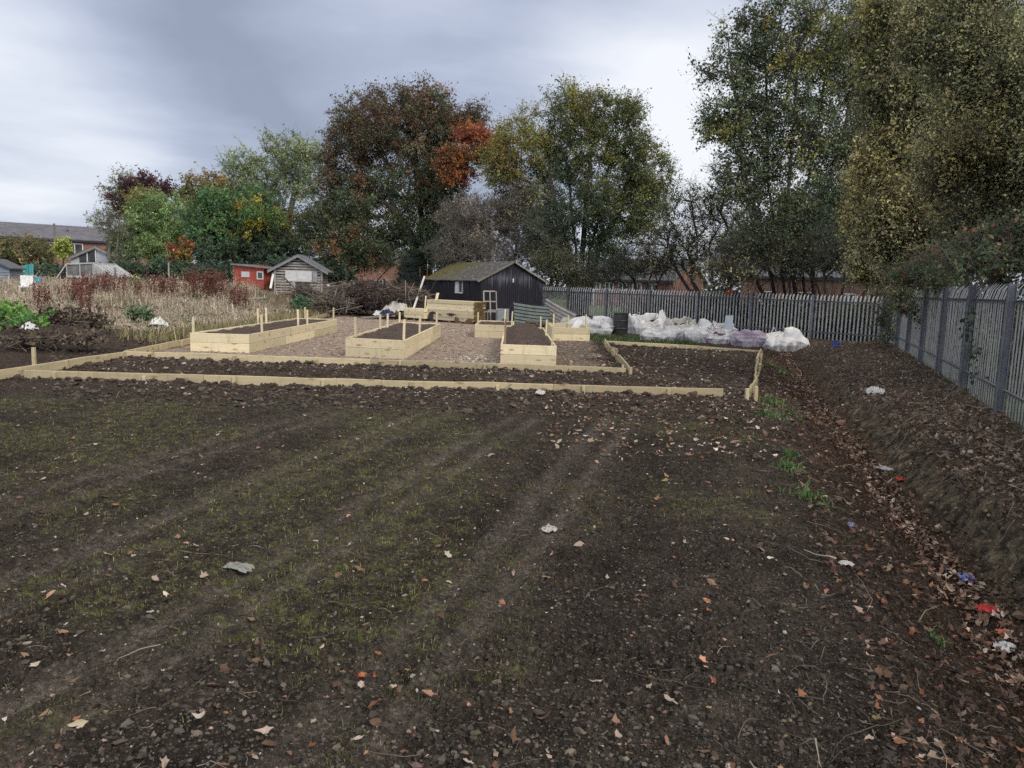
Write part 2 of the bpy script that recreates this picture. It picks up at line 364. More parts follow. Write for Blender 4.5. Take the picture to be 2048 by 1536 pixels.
def make_ground():
    an = np.concatenate([np.radians(np.linspace(-180, -41, 24))[:-1], np.radians(np.linspace(-41, 41, 1250)), np.radians(np.linspace(41, 180, 24))[1:-1]])
    rr = np.concatenate([[.4, 1.0, 1.8, 2.6], np.geomspace(3.2, 16, 880), np.geomspace(16.1, 52, 260), np.geomspace(54, 1500, 24)])
    A, R = np.meshgrid(an, rr); X = np.sin(A) * R; Y = np.cos(A) * R - 1.0
    nr, na = X.shape; x, y = X.ravel(), Y.ravel(); g = ground_masks(x, y)
    z = surface(x, y, g); near = 1 - sstep(30, 55, R.ravel())
    V = np.stack([x, y, z], 1)
    kb = np.where((g['clay'] + g['bank']) * near > .02)[0]; Pb = V[kb]; wb = np.clip(g['clay'] + .4 * g['bank'], 0, 1)[kb]
    dn = .045 * noise3(Pb * np.array([2.4, 2.4, 5]), 71) + .026 * noise3(Pb * np.array([8, 8, 12]), 72) + .018 * noise3(Pb * np.array([19, 19, 26]), 73)
    V[kb, :2] += FN[None] * (dn * wb)[:, None]; V[kb, 2] += .4 * dn * wb
    i = np.arange(nr - 1)[:, None] * na; j = np.arange(na)[None]; j2 = (j + 1) % na
    Q = np.stack([i + j2, i + na + j2, i + na + j, i + j], -1).reshape(-1, 4)
    V = np.vstack([V, [[0, -1, z[0]]]]); T = np.stack([np.full(na, len(V) - 1), (np.arange(na) + 1) % na, np.arange(na)], 1)
    # colour of what lies on the surface, by material
    def mixc(a, b, w): return a * (1 - w[:, None]) + np.array(b) * w[:, None]
    n1 = fbm2(x * 1.1, y * 1.1, 4, 61)[:, None]; n3 = fbm2(x * 9, y * 9, 3, 63); n4 = fbm2(x * 30, y * 30, 2, 64)
    stripe = noise2((x * TN[0] + y * TN[1]) * 2.6 + .3 * noise2(x * .4, y * .4, 65), (x * TD[0] + y * TD[1]) * .14, 66)[:, None]
    col = np.array([.052, .043, .036]) * (1 + .28 * n1) * (1 + .22 * stripe * g['field'][:, None])
    col = mixc(col, (.064, .046, .038), sstep(10.5, 12.5, y) * .75)
    col = mixc(col, (.15, .13, .112), g['field'] * np.clip(g['track'] * .7, 0, 1))
    col = mixc(col, (.085, .078, .044), np.clip(g['moss'] * (.28 + .6 * n3 + .5 * n4), 0, .7))
    col = mixc(col, (.12, .13, .045), np.clip(g['moss'] ** 2 * (n3 + n4 - .15), 0, .7))
    col = mixc(col, (.33, .265, .22), g['gravel'] * np.clip(.95 - .55 * g['brown'] + .3 * n3, 0, 1))
    col = mixc(col, (.19, .155, .105), g['clay'] * np.clip(.45 + .9 * n3, 0, 1))
    col = mixc(col, (.075, .042, .028), g['lit'] * np.clip(.45 + .6 * n3, 0, 1))
    col = mixc(col, (.078, .058, .043), g['bank'] * (1 - g['clay']) * .7)
    col = mixc(col, (.16, .13, .085), g['grassy'] * .7)
    col = mixc(col, (.085, .12, .055), g['far'])
    col = np.vstack([np.clip(col, .008, .6), col[:1]])
    m, nt, b = mat('soil_surface', .95, .12); a = nd(nt, 'ShaderNodeAttribute', attribute_name='Col'); v = coords(nt)
    f = nz(nt, v, 34, 8, .75); f2 = nz(nt, v, 90, 3, .6); f3 = nz(nt, v, 6, 5, .65)
    c = mix(nt, 1.0, a.outputs['Color'], ramp(nt, f, [(.32, (.35, .35, .35)), (.5, (.9, .9, .9)), (.7, (2.1, 2.05, 1.95))]), 'MULTIPLY')
    c = mix(nt, 1.0, c, ramp(nt, f3, [(.32, (.6, .6, .6)), (.68, (1.45, 1.45, 1.45))]), 'MULTIPLY')
    sp = ramp(nt, f2, [(.64, (0, 0, 0)), (.72, (.7, .7, .7))]); c = mix(nt, sp, c, (.2, .17, .14))
    nt.links.new(c, b.inputs['Base Color'])
    vo = nd(nt, 'ShaderNodeTexVoronoi'); vo.inputs['Scale'].default_value = 42; nt.links.new(v, vo.inputs[0])
    p = bump(nt, b, f, 1.0, .045); p = bump(nt, b, vo.outputs['Distance'], .55, -.015, p); bump(nt, b, f2, .6, .008, p)
    o = build('ground', V, [Q, T], m, col=col, smooth=True); tag(o, kind='structure'); return o
make_ground()

# ------------------------------------------------------------------ loose stuff on the ground
def wedge(n, rng, y0, y1, power=1.0, xl=-1.0, xr=1.0):
    """points on the visible field, denser near the lens when power > 1"""
    y = y0 + (y1 - y0) * rng.random(n) ** power; return y * rng.uniform(xl, xr, n) * .72, y
ICO_V = None
def ico():
    t = (1 + 5 ** .5) / 2; V = np.array([(-1, t, 0), (1, t, 0), (-1, -t, 0), (1, -t, 0), (0, -1, t), (0, 1, t), (0, -1, -t), (0, 1, -t), (t, 0, -1), (t, 0, 1), (-t, 0, -1), (-t, 0, 1)], float) / 1.902
    T = np.array([(0, 11, 5), (0, 5, 1), (0, 1, 7), (0, 7, 10), (0, 10, 11), (1, 5, 9), (5, 11, 4), (11, 10, 2), (10, 7, 6), (7, 1, 8), (3, 9, 4), (3, 4, 2), (3, 2, 6), (3, 6, 8), (3, 8, 9), (4, 9, 5), (2, 4, 11), (6, 2, 10), (8, 6, 7), (9, 8, 1)])
    return V, T
def lumps(b, P, size, C, rng, flat=.7):
    V0, T0 = ico(); n = len(P); k = 1 + rng.normal(0, .3, (n, 12)); sc = np.stack([1 + rng.normal(0, .25, n), 1 + rng.normal(0, .25, n), flat * (1 + rng.normal(0, .2, n))], 1)
    V = V0[None] * k[:, :, None]; a = rng.random(n) * 2 * PI; ca, sa = np.cos(a)[:, None], np.sin(a)[:, None]
    V = V * sc[:, None] * size[:, None, None]; V = np.stack([V[..., 0] * ca - V[..., 1] * sa, V[..., 0] * sa + V[..., 1] * ca, V[..., 2]], -1) + P[:, None]
    b.add(V, T=(T0[None] + (np.arange(n) * 12)[:, None, None]).reshape(-1, 3), C=np.repeat(C, 12, 0))
def grd(x, y, dz=0): return np.stack([x, y, surface(x, y) + dz], 1)
def shade(base, n, rng, sd=.25): return np.array(base)[None] * np.exp(rng.normal(0, sd, (n, 1))) * (1 + rng.normal(0, .06, (n, 3)))
def pick(pal, n, rng, sd=.22):
    w = np.array([p[1] for p in pal], float); i = rng.choice(len(pal), n, p=w / w.sum()); return np.clip(np.array([p[0] for p in pal])[i] * np.exp(rng.normal(0, sd, (n, 1))), .004, .85)

rng = np.random.default_rng(11); b = Batch()
x, y = wedge(75000, rng, 2.2, 11, 1.55); k = ground_masks(x, y); keep = rng.random(len(x)) > .6 * k['track'] + .35 * k['moss']; x, y = x[keep], y[keep]
sz = np.clip(np.exp(rng.normal(-5.35, .5, len(x))), .0025, .02); lumps(b, grd(x, y, sz * .25), sz, shade((.054, .045, .037), len(x), rng, .45), rng)
x, y = wedge(16000, rng, 10.5, 24, 1.2, -.85, .55); k = ground_masks(x, y); keep = k['gravel'] < .4; x, y = x[keep], y[keep]
sz = np.clip(np.exp(rng.normal(-4.0, .5, len(x))), .008, .055); lumps(b, grd(x, y, sz * .25), sz, shade((.054, .043, .034), len(x), rng, .42), rng)
for (xa, ya), (xb, yb) in (((-8.1, 12.54), (3.6, 12.88)), ((-8.2, 16.16), (2.38, 15.84)), ((2.42, 15.9), (2.86, 24)), ((7.3, 22.5), (4.0, 12.8)), ((-8.35, 12.4), (-8.16, 15.9)), ((2.9, 24.0), (7.3, 22.6))):
    n = int(260 * math.hypot(xb - xa, yb - ya)) // 2; f = rng.random(n); o_ = rng.normal(0, .09, n); o_ += np.sign(o_) * .035; L_ = math.hypot(xb - xa, yb - ya); x = xa + (xb - xa) * f - (yb - ya) / L_ * o_; y = ya + (yb - ya) * f + (xb - xa) / L_ * o_; sz = np.clip(np.exp(rng.normal(-3.6, .45, n)), .012, .07); lumps(b, grd(x, y, sz * .2), sz, shade((.05, .038, .031), n, rng, .35), rng)
n = 3600; yy = 2.5 + 20 * rng.random(n) ** 1.4; s0 = 1.15 + .1 * (np.clip(yy, 0, 24) - 5); s = s0 - .55 * rng.random(n) ** 1.2 + .02; t = (yy - FP[1] - s * FN[1]) / FU[1]; x = FP[0] + t * FU[0] + s * FN[0]; sz = np.clip(np.exp(rng.normal(-4.5, .5, n)), .005, .035); lumps(b, grd(x, yy, sz * .2), sz, shade((.085, .064, .042), n, rng, .4), rng, .9)
o = b.out('soil_crumbs', M['stone']); tag(o, 'loose dark crumbs of dug soil scattered over the field', 'soil', kind='stuff')

rng = np.random.default_rng(12); b = Batch(); PEB = [((.2, .175, .155), 4), ((.33, .31, .285), 2), ((.13, .105, .09), 5), ((.24, .17, .14), 1.2)]
x, y = wedge(3000, rng, 2.3, 14, 1.25); sz = np.clip(np.exp(rng.normal(-5.4, .45, len(x))), .003, .014); lumps(b, grd(x, y, sz * .35), sz, pick(PEB, len(x), rng), rng)
x, y = rng.uniform(-8, 2.6, 7000), rng.uniform(16.3, 36, 7000); sz = np.clip(np.exp(rng.normal(-4.05, .4, len(x))), .01, .07); lumps(b, grd(x, y, sz * .2), sz, pick([((.28, .22, .175), 5), ((.34, .28, .23), 1.5), ((.18, .14, .115), 3)], len(x), rng), rng)
x, y = rng.normal(-.7, .4, 260), rng.normal(18.4, .7, 260); sz = np.exp(rng.normal(-3.8, .35, 260)); lumps(b, grd(x, y, sz * .3), sz, pick([((.36, .33, .29), 3), ((.26, .23, .2), 2)], 260, rng), rng)
x, y = rng.uniform(-8, 7.3, 2600), rng.uniform(11.3, 23, 2600); k = ground_masks(x, y); keep = k['gravel'] < .5; x, y = x[keep], y[keep]
sz = np.clip(np.exp(rng.normal(-4.25, .4, len(x))), .008, .032); lumps(b, grd(x, y, sz * .6 + .012), sz, pick(PEB, len(x), rng), rng)
o = b.out('pebbles', M['stone']); tag(o, 'pale pebbles and hardcore on the paths and in the soil', 'pebbles', kind='stuff')

# fallen leaves
LEAFPAL = [((.32, .25, .2), 4), ((.22, .13, .085), 4), ((.28, .13, .075), 1.6), ((.42, .36, .31), 2.5), ((.13, .075, .05), 4), ((.26, .21, .09), .5)]
def leaf_shape(b, P, size, C, rng, tilt=.35):
    """lobed leaf: a fan of ten rim points, cupped"""
    n = len(P); rim = np.array([.8, .5, .72, .5, .66, 1.05, .66, .5, .72, .5]); k = len(rim); an = np.arange(k) * 2 * PI / k
    N = unit(rng.normal(size=(n, 3)) * tilt + np.array([0, 0, 1])); T = unit(np.cross(N, rng.normal(size=(n, 3)))); B = np.cross(N, T)
    rad = rim[None] * size[:, None] * (1 + rng.normal(0, .12, (n, k))) * .6; curl = rng.normal(.15, .3, (n, 1)) + rng.normal(0, .14, (n, k))
    W = P[:, None] + rad[..., None] * (np.cos(an)[None, :, None] * T[:, None] * 1 + np.sin(an)[None, :, None] * B[:, None] * .8) + (rad * curl)[..., None] * N[:, None]
    V = np.concatenate([P[:, None], W], 1); i = np.arange(n)[:, None] * (k + 1)
    b.add(V, T=np.concatenate([i + [0, 1 + q, 1 + (q + 1) % k] for q in range(k)]), C=np.repeat(C, k + 1, 0))
rng = np.random.default_rng(13); b = Batch()
x, y = wedge(1000, rng, 2.5, 12.5, 1.2); sz = np.clip(np.exp(rng.normal(-3.45, .45, len(x))), .01, .07); leaf_shape(b, grd(x, y, .022), sz, pick(LEAFPAL, len(x), rng), rng)
x, y = wedge(900, rng, 8, 14, 1, .05, .5); sz = np.exp(rng.normal(-3.0, .3, len(x))); leaf_shape(b, grd(x, y, .03), sz, pick(LEAFPAL, len(x), rng), rng)
x, y = rng.uniform(-8, 7.3, 800), rng.uniform(12.6, 23, 800); k = ground_masks(x, y); keep = k['gravel'] < .5; x, y = x[keep], y[keep]; leaf_shape(b, grd(x, y, .05), np.exp(rng.normal(-2.85, .3, len(x))), pick(LEAFPAL, len(x), rng), rng)
# the ditch
n = 9500; yy = 2.0 + 24 * rng.random(n) ** 1.5; s0 = 1.15 + .1 * (np.clip(yy, 0, 24) - 5); r = np.where(rng.random(n) < .42, np.abs(rng.normal(0, .16, n)) - .03, rng.uniform(.1, 1.15, n)); s = s0 + r
t = (yy - FP[1] - s * FN[1]) / FU[1]; x = FP[0] + t * FU[0] + s * FN[0]; sz = np.clip(np.exp(rng.normal(-3.0, .35, n)), .02, .032 + .006 * yy)
DITCH = [((.28, .21, .165), 4), ((.17, .105, .075), 5), ((.38, .31, .26), 2.2), ((.1, .06, .045), 5), ((.25, .135, .09), 1)]; SLOPE = [((.15, .1, .075), 3), ((.1, .055, .04), 5), ((.27, .2, .155), 1.3), ((.06, .04, .032), 5), ((.2, .09, .05), 1)]
bt = (np.abs(r) < .3) & (rng.random(n) < .7); keep = bt | (rng.random(n) < .5); cc = np.where(bt[:, None], pick(DITCH, n, rng), pick(SLOPE, n, rng)); leaf_shape(b, grd(x, yy, .03 + .03 * rng.random(n))[keep], sz[keep], cc[keep], rng, .6)
n = 5600; yy = 3 + 24 * rng.random(n) ** 1.2; s0 = 1.15 + .1 * (np.clip(yy, 0, 24) - 5); s = (s0 - .35) * rng.random(n) ** .8; t = (yy - FP[1] - s * FN[1]) / FU[1]; x = FP[0] + t * FU[0] + s * FN[0]
leaf_shape(b, grd(x, yy, .03 + .05 * rng.random(n)), np.exp(rng.normal(-3.0, .3, n)), pick([((.17, .13, .1), 4), ((.11, .085, .065), 4), ((.13, .075, .055), 1.2), ((.28, .24, .2), 1)], n, rng), rng, .8)
o = b.out('leaf_litter', M['litter']); tag(o, 'fallen brown and tan leaves drifted in the ditch and over the soil', 'fallen leaves', kind='stuff')

rng = np.random.default_rng(14); b = Batch()
def twig_set(x, y, L, r, C, lift=.02, steep=.12):
    n = len(x); a = rng.random(n) * 2 * PI; P0 = grd(x, y, lift); d = np.stack([np.cos(a), np.sin(a), rng.normal(0, steep, n)], 1); P1 = P0 + d * L[:, None]; P1[:, 2] = surface(P1[:, 0], P1[:, 1]) + .012 + np.abs(rng.normal(0, steep, n)) * L * .5
    add_twigs(b, P0, P1, r, rng, C, .1, 5)
TW = [((.13, .11, .09), 3), ((.08, .06, .05), 5), ((.22, .19, .15), 1)]
x, y = wedge(620, rng, 2.5, 12, 1.3); twig_set(x, y, np.exp(rng.normal(-2.5, .6, len(x))), np.exp(rng.normal(-6.4, .35, len(x))), pick(TW, len(x), rng))
def ditch_xy(n, r0, r1, p=1.3, y0=2.2):
    yy = y0 + 24 * rng.random(n) ** p; s0 = 1.15 + .1 * (np.clip(yy, 0, 24) - 5); s = s0 + rng.uniform(r0, r1, n); t = (yy - FP[1] - s * FN[1]) / FU[1]; return FP[0] + t * FU[0] + s * FN[0], yy
x, y = ditch_xy(1500, .2, 1.5); twig_set(x, y, np.exp(rng.normal(-2.2, .6, len(x))), np.exp(rng.normal(-6.2, .4, len(x))), pick(TW, len(x), rng), .03, .25)
x, y = ditch_xy(3000, -1.9, -.3, 1.0, 3.5); keep = side(x, y) > .05; x, y = x[keep], y[keep]; twig_set(x, y, np.exp(rng.normal(-1.6, .55, len(x))), np.exp(rng.normal(-5.95, .4, len(x))), pick([((.14, .115, .095), 4), ((.09, .07, .055), 4), ((.22, .19, .16), 1.5)], len(x), rng), .09, .35)
x, y = rng.uniform(-8, 7, 500), rng.uniform(11, 23, 500); twig_set(x, y, np.exp(rng.normal(-1.9, .5, 500)), np.full(500, .006), pick(TW, 500, rng), .05)
o = b.out('twig_litter', M['twig']); tag(o, 'broken twigs and dead stems strewn over bank, ditch and field', 'twigs', kind='stuff')

def blades(b, P, h, w, C, rng, lean=.35, droop=.25):
    n = len(P); a = rng.random(n) * 2 * PI; d = np.stack([np.cos(a), np.sin(a), np.zeros(n)], 1); s = np.stack([-np.sin(a), np.cos(a), np.zeros(n)], 1); l = np.abs(rng.normal(0, lean, n))[:, None]; h = h[:, None]; w = np.broadcast_to(w, (n,))[:, None]; u = np.array([0, 0, 1.0])
    m = P + h * .55 * (u + d * l * .6); t = P + h * (u * (1 - droop * l) + d * l * 1.3)
    V = np.stack([P - s * w, P + s * w, m + s * w * .7, m - s * w * .7, t], 1); i = np.arange(n)[:, None] * 5
    b.add(V, Q=i + [0, 1, 2, 3], T=i + [3, 2, 4], C=np.repeat(C, 5, 0))
rng = np.random.default_rng(15); b = Batch(); x, y = wedge(60000, rng, 2.3, 10.5, 1.45); k = ground_masks(x, y); f = fbm2(x * 5, y * 5, 3, 77); keep = rng.random(len(x)) < np.clip(k['moss'] * (.5 + 1.1 * f), 0, 1); x, y = x[keep], y[keep]
blades(b, grd(x, y, -.004), np.clip(np.exp(rng.normal(-3.7, .35, len(x))), .01, .05), .0011 + .00022 * y, pick([((.19, .21, .055), 4), ((.13, .14, .045), 4), ((.25, .23, .11), 2)], len(x), rng), rng)
o = b.out('moss_sprouts', M['grass']); tag(o, 'thin new moss and grass sprouts in patches on the bare soil', 'moss', kind='stuff')
# ------------------------------------------------------------------ boards, stakes, raised beds
def board(name, p0, p1, h, thick, mt, parent, z0=None, wobble=0, seed=0, sag=0):
    """a plank standing on edge from p0 to p1 (centre line of its underside); grain runs along its own X axis"""
    p0, p1 = np.array(p0, float), np.array(p1, float); d = p1 - p0; L = np.linalg.norm(d); n = max(2, int(L / .25)) if wobble or sag else 2
    xs = np.linspace(0, L, n); rg = np.random.default_rng(seed); off = wobble * np.interp(xs, np.linspace(0, L, 6), rg.normal(0, 1, 6)); dz = sag * np.interp(xs, np.linspace(0, L, 6), rg.normal(0, 1, 6))
    c = .007; prof = [(-thick / 2, 0), (thick / 2, 0), (thick / 2, h - c), (thick / 2 - c, h), (-thick / 2 + c, h), (-thick / 2, h - c)]; k = len(prof)
    V = [(x, o + a, z + q) for x, o, z in zip(xs, off, dz) for a, q in prof]
    Fc = [list(range(k))[::-1], [(n - 1) * k + i for i in range(k)]] + [[i * k + j, i * k + (j + 1) % k, (i + 1) * k + (j + 1) % k, (i + 1) * k + j] for i in range(n - 1) for j in range(k)]
    Fc = [f[::-1] for f in Fc]
    o = build(name, V, Fc, mt, None); o.parent = parent
    X = d / L; Y = np.cross((0, 0, 1), X); Y /= np.linalg.norm(Y); Z = np.cross(X, Y); loc = p0 - (np.array(parent.location) if parent is not None else 0)
    o.matrix_local = Matrix(((X[0], Y[0], Z[0], loc[0]), (X[1], Y[1], Z[1], loc[1]), (X[2], Y[2], Z[2], loc[2]), (0, 0, 0, 1))); return o

def post(name, p, h, w, mt, parent, seed=0, ang=0, tilt=.02):
    """square stake: its grain (own X axis) stands upright"""
    rg = np.random.default_rng(seed); hw = w / 2; c = .006
    V = [(x, a, b) for x in (0, h) for a, b in ((-hw, -hw), (hw, -hw), (hw, hw), (-hw, hw))] + [(h + c, a * .8, b * .8) for a, b in ((-hw, -hw), (hw, -hw), (hw, hw), (-hw, hw))]
    Fc = [[3, 2, 1, 0], [8, 9, 10, 11]] + [[i * 4 + j, i * 4 + (j + 1) % 4, i * 4 + 4 + (j + 1) % 4, i * 4 + 4 + j] for i in (0, 1) for j in range(4)]
    o = build(name, V, Fc, mt, None); o.parent = parent
    X = np.array([rg.normal(0, tilt), rg.normal(0, tilt), 1.0]); X /= np.linalg.norm(X); Y = np.array([math.cos(ang), math.sin(ang), 0]); Z = np.cross(X, Y); Z /= np.linalg.norm(Z); Y = np.cross(Z, X)
    loc = np.array(p) - (np.array(parent.location) if parent is not None else 0)
    o.matrix_local = Matrix(((X[0], Y[0], Z[0], loc[0]), (X[1], Y[1], Z[1], loc[1]), (X[2], Y[2], Z[2], loc[2]), (0, 0, 0, 1))); return o

def soil_mat():
    m, nt, b = mat('bed_soil', .95, .12); v = coords(nt); f = nz(nt, v, 16, 6, .7); g = nz(nt, v, 3, 4)
    c = mix(nt, 1.0, ramp(nt, f, [(.3, (.032, .023, .019)), (.55, (.085, .063, .055)), (.75, (.16, .13, .115))]), ramp(nt, g, [(.3, (.8, .8, .8)), (.7, (1.2, 1.2, 1.2))]), 'MULTIPLY')
    nt.links.new(c, b.inputs['Base Color']); bump(nt, b, f, .8, .03); return m
M['bed_soil'] = soil_mat()

def soil_fill(parent, fl, fr, bl, br, zs, mound=0, seed=0):
    n, m_ = 24, 90; u, v = np.meshgrid(np.linspace(0.02, .98, n), np.linspace(.004, .996, m_)); u, v = u.ravel(), v.ravel()
    P = (fl * (1 - u)[:, None] + fr * u[:, None]) * (1 - v)[:, None] + (bl * (1 - u)[:, None] + br * u[:, None]) * v[:, None]
    e = sstep(0, .3, u) * sstep(1, .7, u) * sstep(0, .06, v) * sstep(1, .94, v)
    z = zs + mound * e * (1 + .3 * noise2(v * 6, u * 0 + seed, 3)) + .03 * noise2(P[:, 0] * 3, P[:, 1] * 3, seed) + .03 * np.maximum(0, noise2(P[:, 0] * 9, P[:, 1] * 9, seed + 1))
    V = np.stack([P[:, 0], P[:, 1], z], 1); i = np.arange(m_ - 1)[:, None] * n + np.arange(n - 1)[None]
    return build('soil', V, [np.stack([i, i + 1, i + n + 1, i + n], -1).reshape(-1, 4)], M['bed_soil'], parent, smooth=True)

def raised_bed(fl, fr, br, label, stakes, zs=.40, mound=0, seed=0, joints=3):
    fl, fr, br = (np.array([*p, 0.0]) for p in (fl, fr, br)); bl = fl + br - fr
    t = thing('raised_bed', (*((fl + fr + bl + br) / 4)[:2], 0), label, 'raised bed', 'new timber raised beds on the gravel'); th = .045; gap = .007; h = .219
    ux = unit(fr - fl); uy = unit(br - fr)
    for k in range(2):
        z = np.array([0, 0, k * (h + gap)]); q = seed * 31 + k * 7
        board('board', fl + z - ux * th, fr + z + ux * th, h, th, M['timber'], t)
        board('board', bl + z - ux * th, br + z + ux * th, h, th, M['timber'], t)
        for a, c in ((fl - ux * th / 2, bl - ux * th / 2), (fr + ux * th / 2, br + ux * th / 2)):
            a, c = a + uy * th * .52, c - uy * th * .52; cut = np.linspace(0, 1, joints + 1) + (.06 if k else 0) * np.array([0] + [1] * (joints - 1) + [0])
            for s in range(joints): board('board', a + (c - a) * cut[s] + z + uy * .002, a + (c - a) * cut[s + 1] + z - uy * .002, h, th, M['timber'], t)
    soil_fill(t, fl + uy * th + ux * .01, fr + uy * th - ux * .01, bl - uy * th + ux * .01, br - uy * th - ux * .01, zs, mound, seed)
    for i, (px, py, top, sidek) in enumerate(stakes):
        # stakes stand inside the boards; px, py = where the stake meets the board top in the photo
        p = at(px, py, .45); k, v = max(0, min(1, np.dot(p - fl, ux) / np.linalg.norm(fr - fl))), max(.02, min(.985, np.dot(p - fl, uy) / np.linalg.norm(br - fr)))
        off = .045 if sidek == 'l' else np.linalg.norm(fr - fl) - .045
        if sidek in 'fb': q = fl + ux * k * np.linalg.norm(fr - fl) + uy * (.06 if sidek == 'f' else np.linalg.norm(br - fr) - .06)
        else: q = fl + ux * off + uy * v * np.linalg.norm(br - fr)
        dd = np.linalg.norm(q[:2]); hh = .43 + .9 * (py - top) / F * q[1]
        post('stake', (q[0], q[1], .02), max(hh, .5), .047, M['timber_dark'] if (seed, i) == (3, 0) else M['timber'], t, seed * 50 + i, ang=math.atan2(ux[1], ux[0]))
    return t

raised_bed((-7.62, 18.01), (-6.33, 18.05), (-6.16, 26.31), 'leftmost of the three long raised beds, pale new boards full of brown soil',
    [(407, 660, 626, 'f'), (500, 662, 626, 'r'), (508, 647, 614, 'l'), (531, 645, 613, 'l'), (587, 650, 616, 'r'), (605, 647, 617, 'r'), (596, 634, 610, 'b'), (661, 636, 611, 'r')], .41, 0, 1)
raised_bed((-3.93, 18.0), (-2.57, 17.68), (-2.50, 25.45), 'middle one of the three long raised beds, ending in front of the stacked timber',
    [(714, 671, 631, 'l'), (765, 656, 626, 'l'), (776, 652, 625, 'l'), (806, 676, 633, 'r'), (840, 662, 627, 'r'), (849, 646, 625, 'b'), (870, 647, 620, 'r')], .41, 0, 2)
raised_bed((-.24, 17.40), (.95, 17.35), (.93, 25.0), 'rightmost of the long raised beds, seen end on with its soil heaped high',
    [(1011, 686, 633, 'l'), (1015, 648, 624, 'b'), (1075, 655, 631, 'r'), (1089, 669, 636, 'r'), (1101, 688, 648, 'r')], .40, .15, 3)
raised_bed((-1.27, 25.75), (-.05, 25.7), (-.03, 28.7), 'short raised bed beside the timber stack, behind the end of the mounded long bed',
    [(959, 648, 622, 'l'), (1024, 648, 620, 'r'), (1016, 640, 615, 'b')], .40, 0, 4, 1)
raised_bed((1.33, 25.45), (2.52, 25.62), (2.50, 28.6), 'short raised bed nearly empty inside, in front of a collapsed white bag',
    [(1109, 652, 625, 'l'), (1160, 654, 627, 'r'), (1173, 655, 632, 'r'), (1113, 645, 628, 'b')], .22, 0, 5, 1)

def edging(label, pts, stakes, h=.155, seed=0, wob=.01, sag=.004, lift=0, piece=3.0, mt='timber_edge', side_=1, tall=()):
    """low plank edging: boards end to end, held by stakes"""
    pts = [np.array([*p, 0.0]) for p in pts]; t = thing('timber_edging', (*pts[0][:2], 0), label, 'edging', 'low timber edgings round the soil plots'); q = 0
    for a, c in zip(pts[:-1], pts[1:]):
        L = np.linalg.norm(c - a); n = max(1, int(round(L / piece))); d = (c - a) / L; nn = np.array([-d[1], d[0], 0]) * side_
        for k in range(n):
            p0, p1 = a + d * (L * k / n + .003), a + d * (L * (k + 1) / n - .003)
            board('board', (p0[0], p0[1], gz(*p0[:2]) + lift + .006 * (q % 2)), (p1[0], p1[1], gz(*p1[:2]) + lift + .006 * ((q + 1) % 2)), h, .038, M[mt], t, wobble=wob, sag=sag, seed=seed + q); q += 1
        ns = max(2, int(round(L / stakes)))
        for k in range(ns):
            f = (k + .35) / ns; p = a + d * L * f + nn * .046
            post('stake', (p[0], p[1], gz(*p[:2]) - .1), h + .1 + lift - .02 * ((k * 7 + seed) % 3), .05, M[mt], t, seed * 9 + k, math.atan2(d[1], d[0]))
    for (x, y, hh) in tall: post('stake', (x, y, gz(x, y) - .1), hh + .1, .055, M[mt], t, seed + 77, .1)
    return t
edging('long front plank edging running right across the field, nearest to the camera', [(-8.12, 12.54), (-2.2, 12.68), (3.61, 12.88)], 1.5, seed=1, side_=-1, lift=-.005)
edging('short plank edging slanting away at the left end, a tall stake behind it', [(-8.75, 10.2), (-8.40, 12.34), (-8.16, 15.95)], 1.25, seed=2, side_=-1, tall=[(-8.62, 13.6, .42)], lift=.01)
edging('plank edging running across between the front soil strip and the raised beds', [(-8.28, 16.16), (-3, 16.0), (2.38, 15.84)], 1.7, seed=3, side_=-1, lift=-.005)
edging('plank edging running back along the left of the gravel beside the dry grass', [(-8.31, 16.16), (-8.46, 20.0), (-8.72, 35.3)], 1.2, seed=4, side_=-1)
edging('wavy plank edging between the gravel and the right hand soil plot', [(2.41, 15.86), (2.66, 19.5), (2.86, 24.08)], 3.0, seed=5, wob=.05, sag=.03, side_=1, tall=[(2.46, 15.78, .17)], lift=.02)
edging('plank edging along the far end of the right hand soil plot below the bags', [(2.86, 24.08), (7.39, 22.61)], 1.6, seed=6, side_=-1, lift=-.02)
edging('crooked plank edging with doubled stakes beside the leafy ditch', [(7.37, 22.6), (5.6, 17.3), (4.04, 12.75)], 1.0, seed=7, wob=.03, sag=.03, side_=1, lift=.03, tall=[(3.94, 12.60, .2), (4.08, 12.58, .26)], piece=2.2)

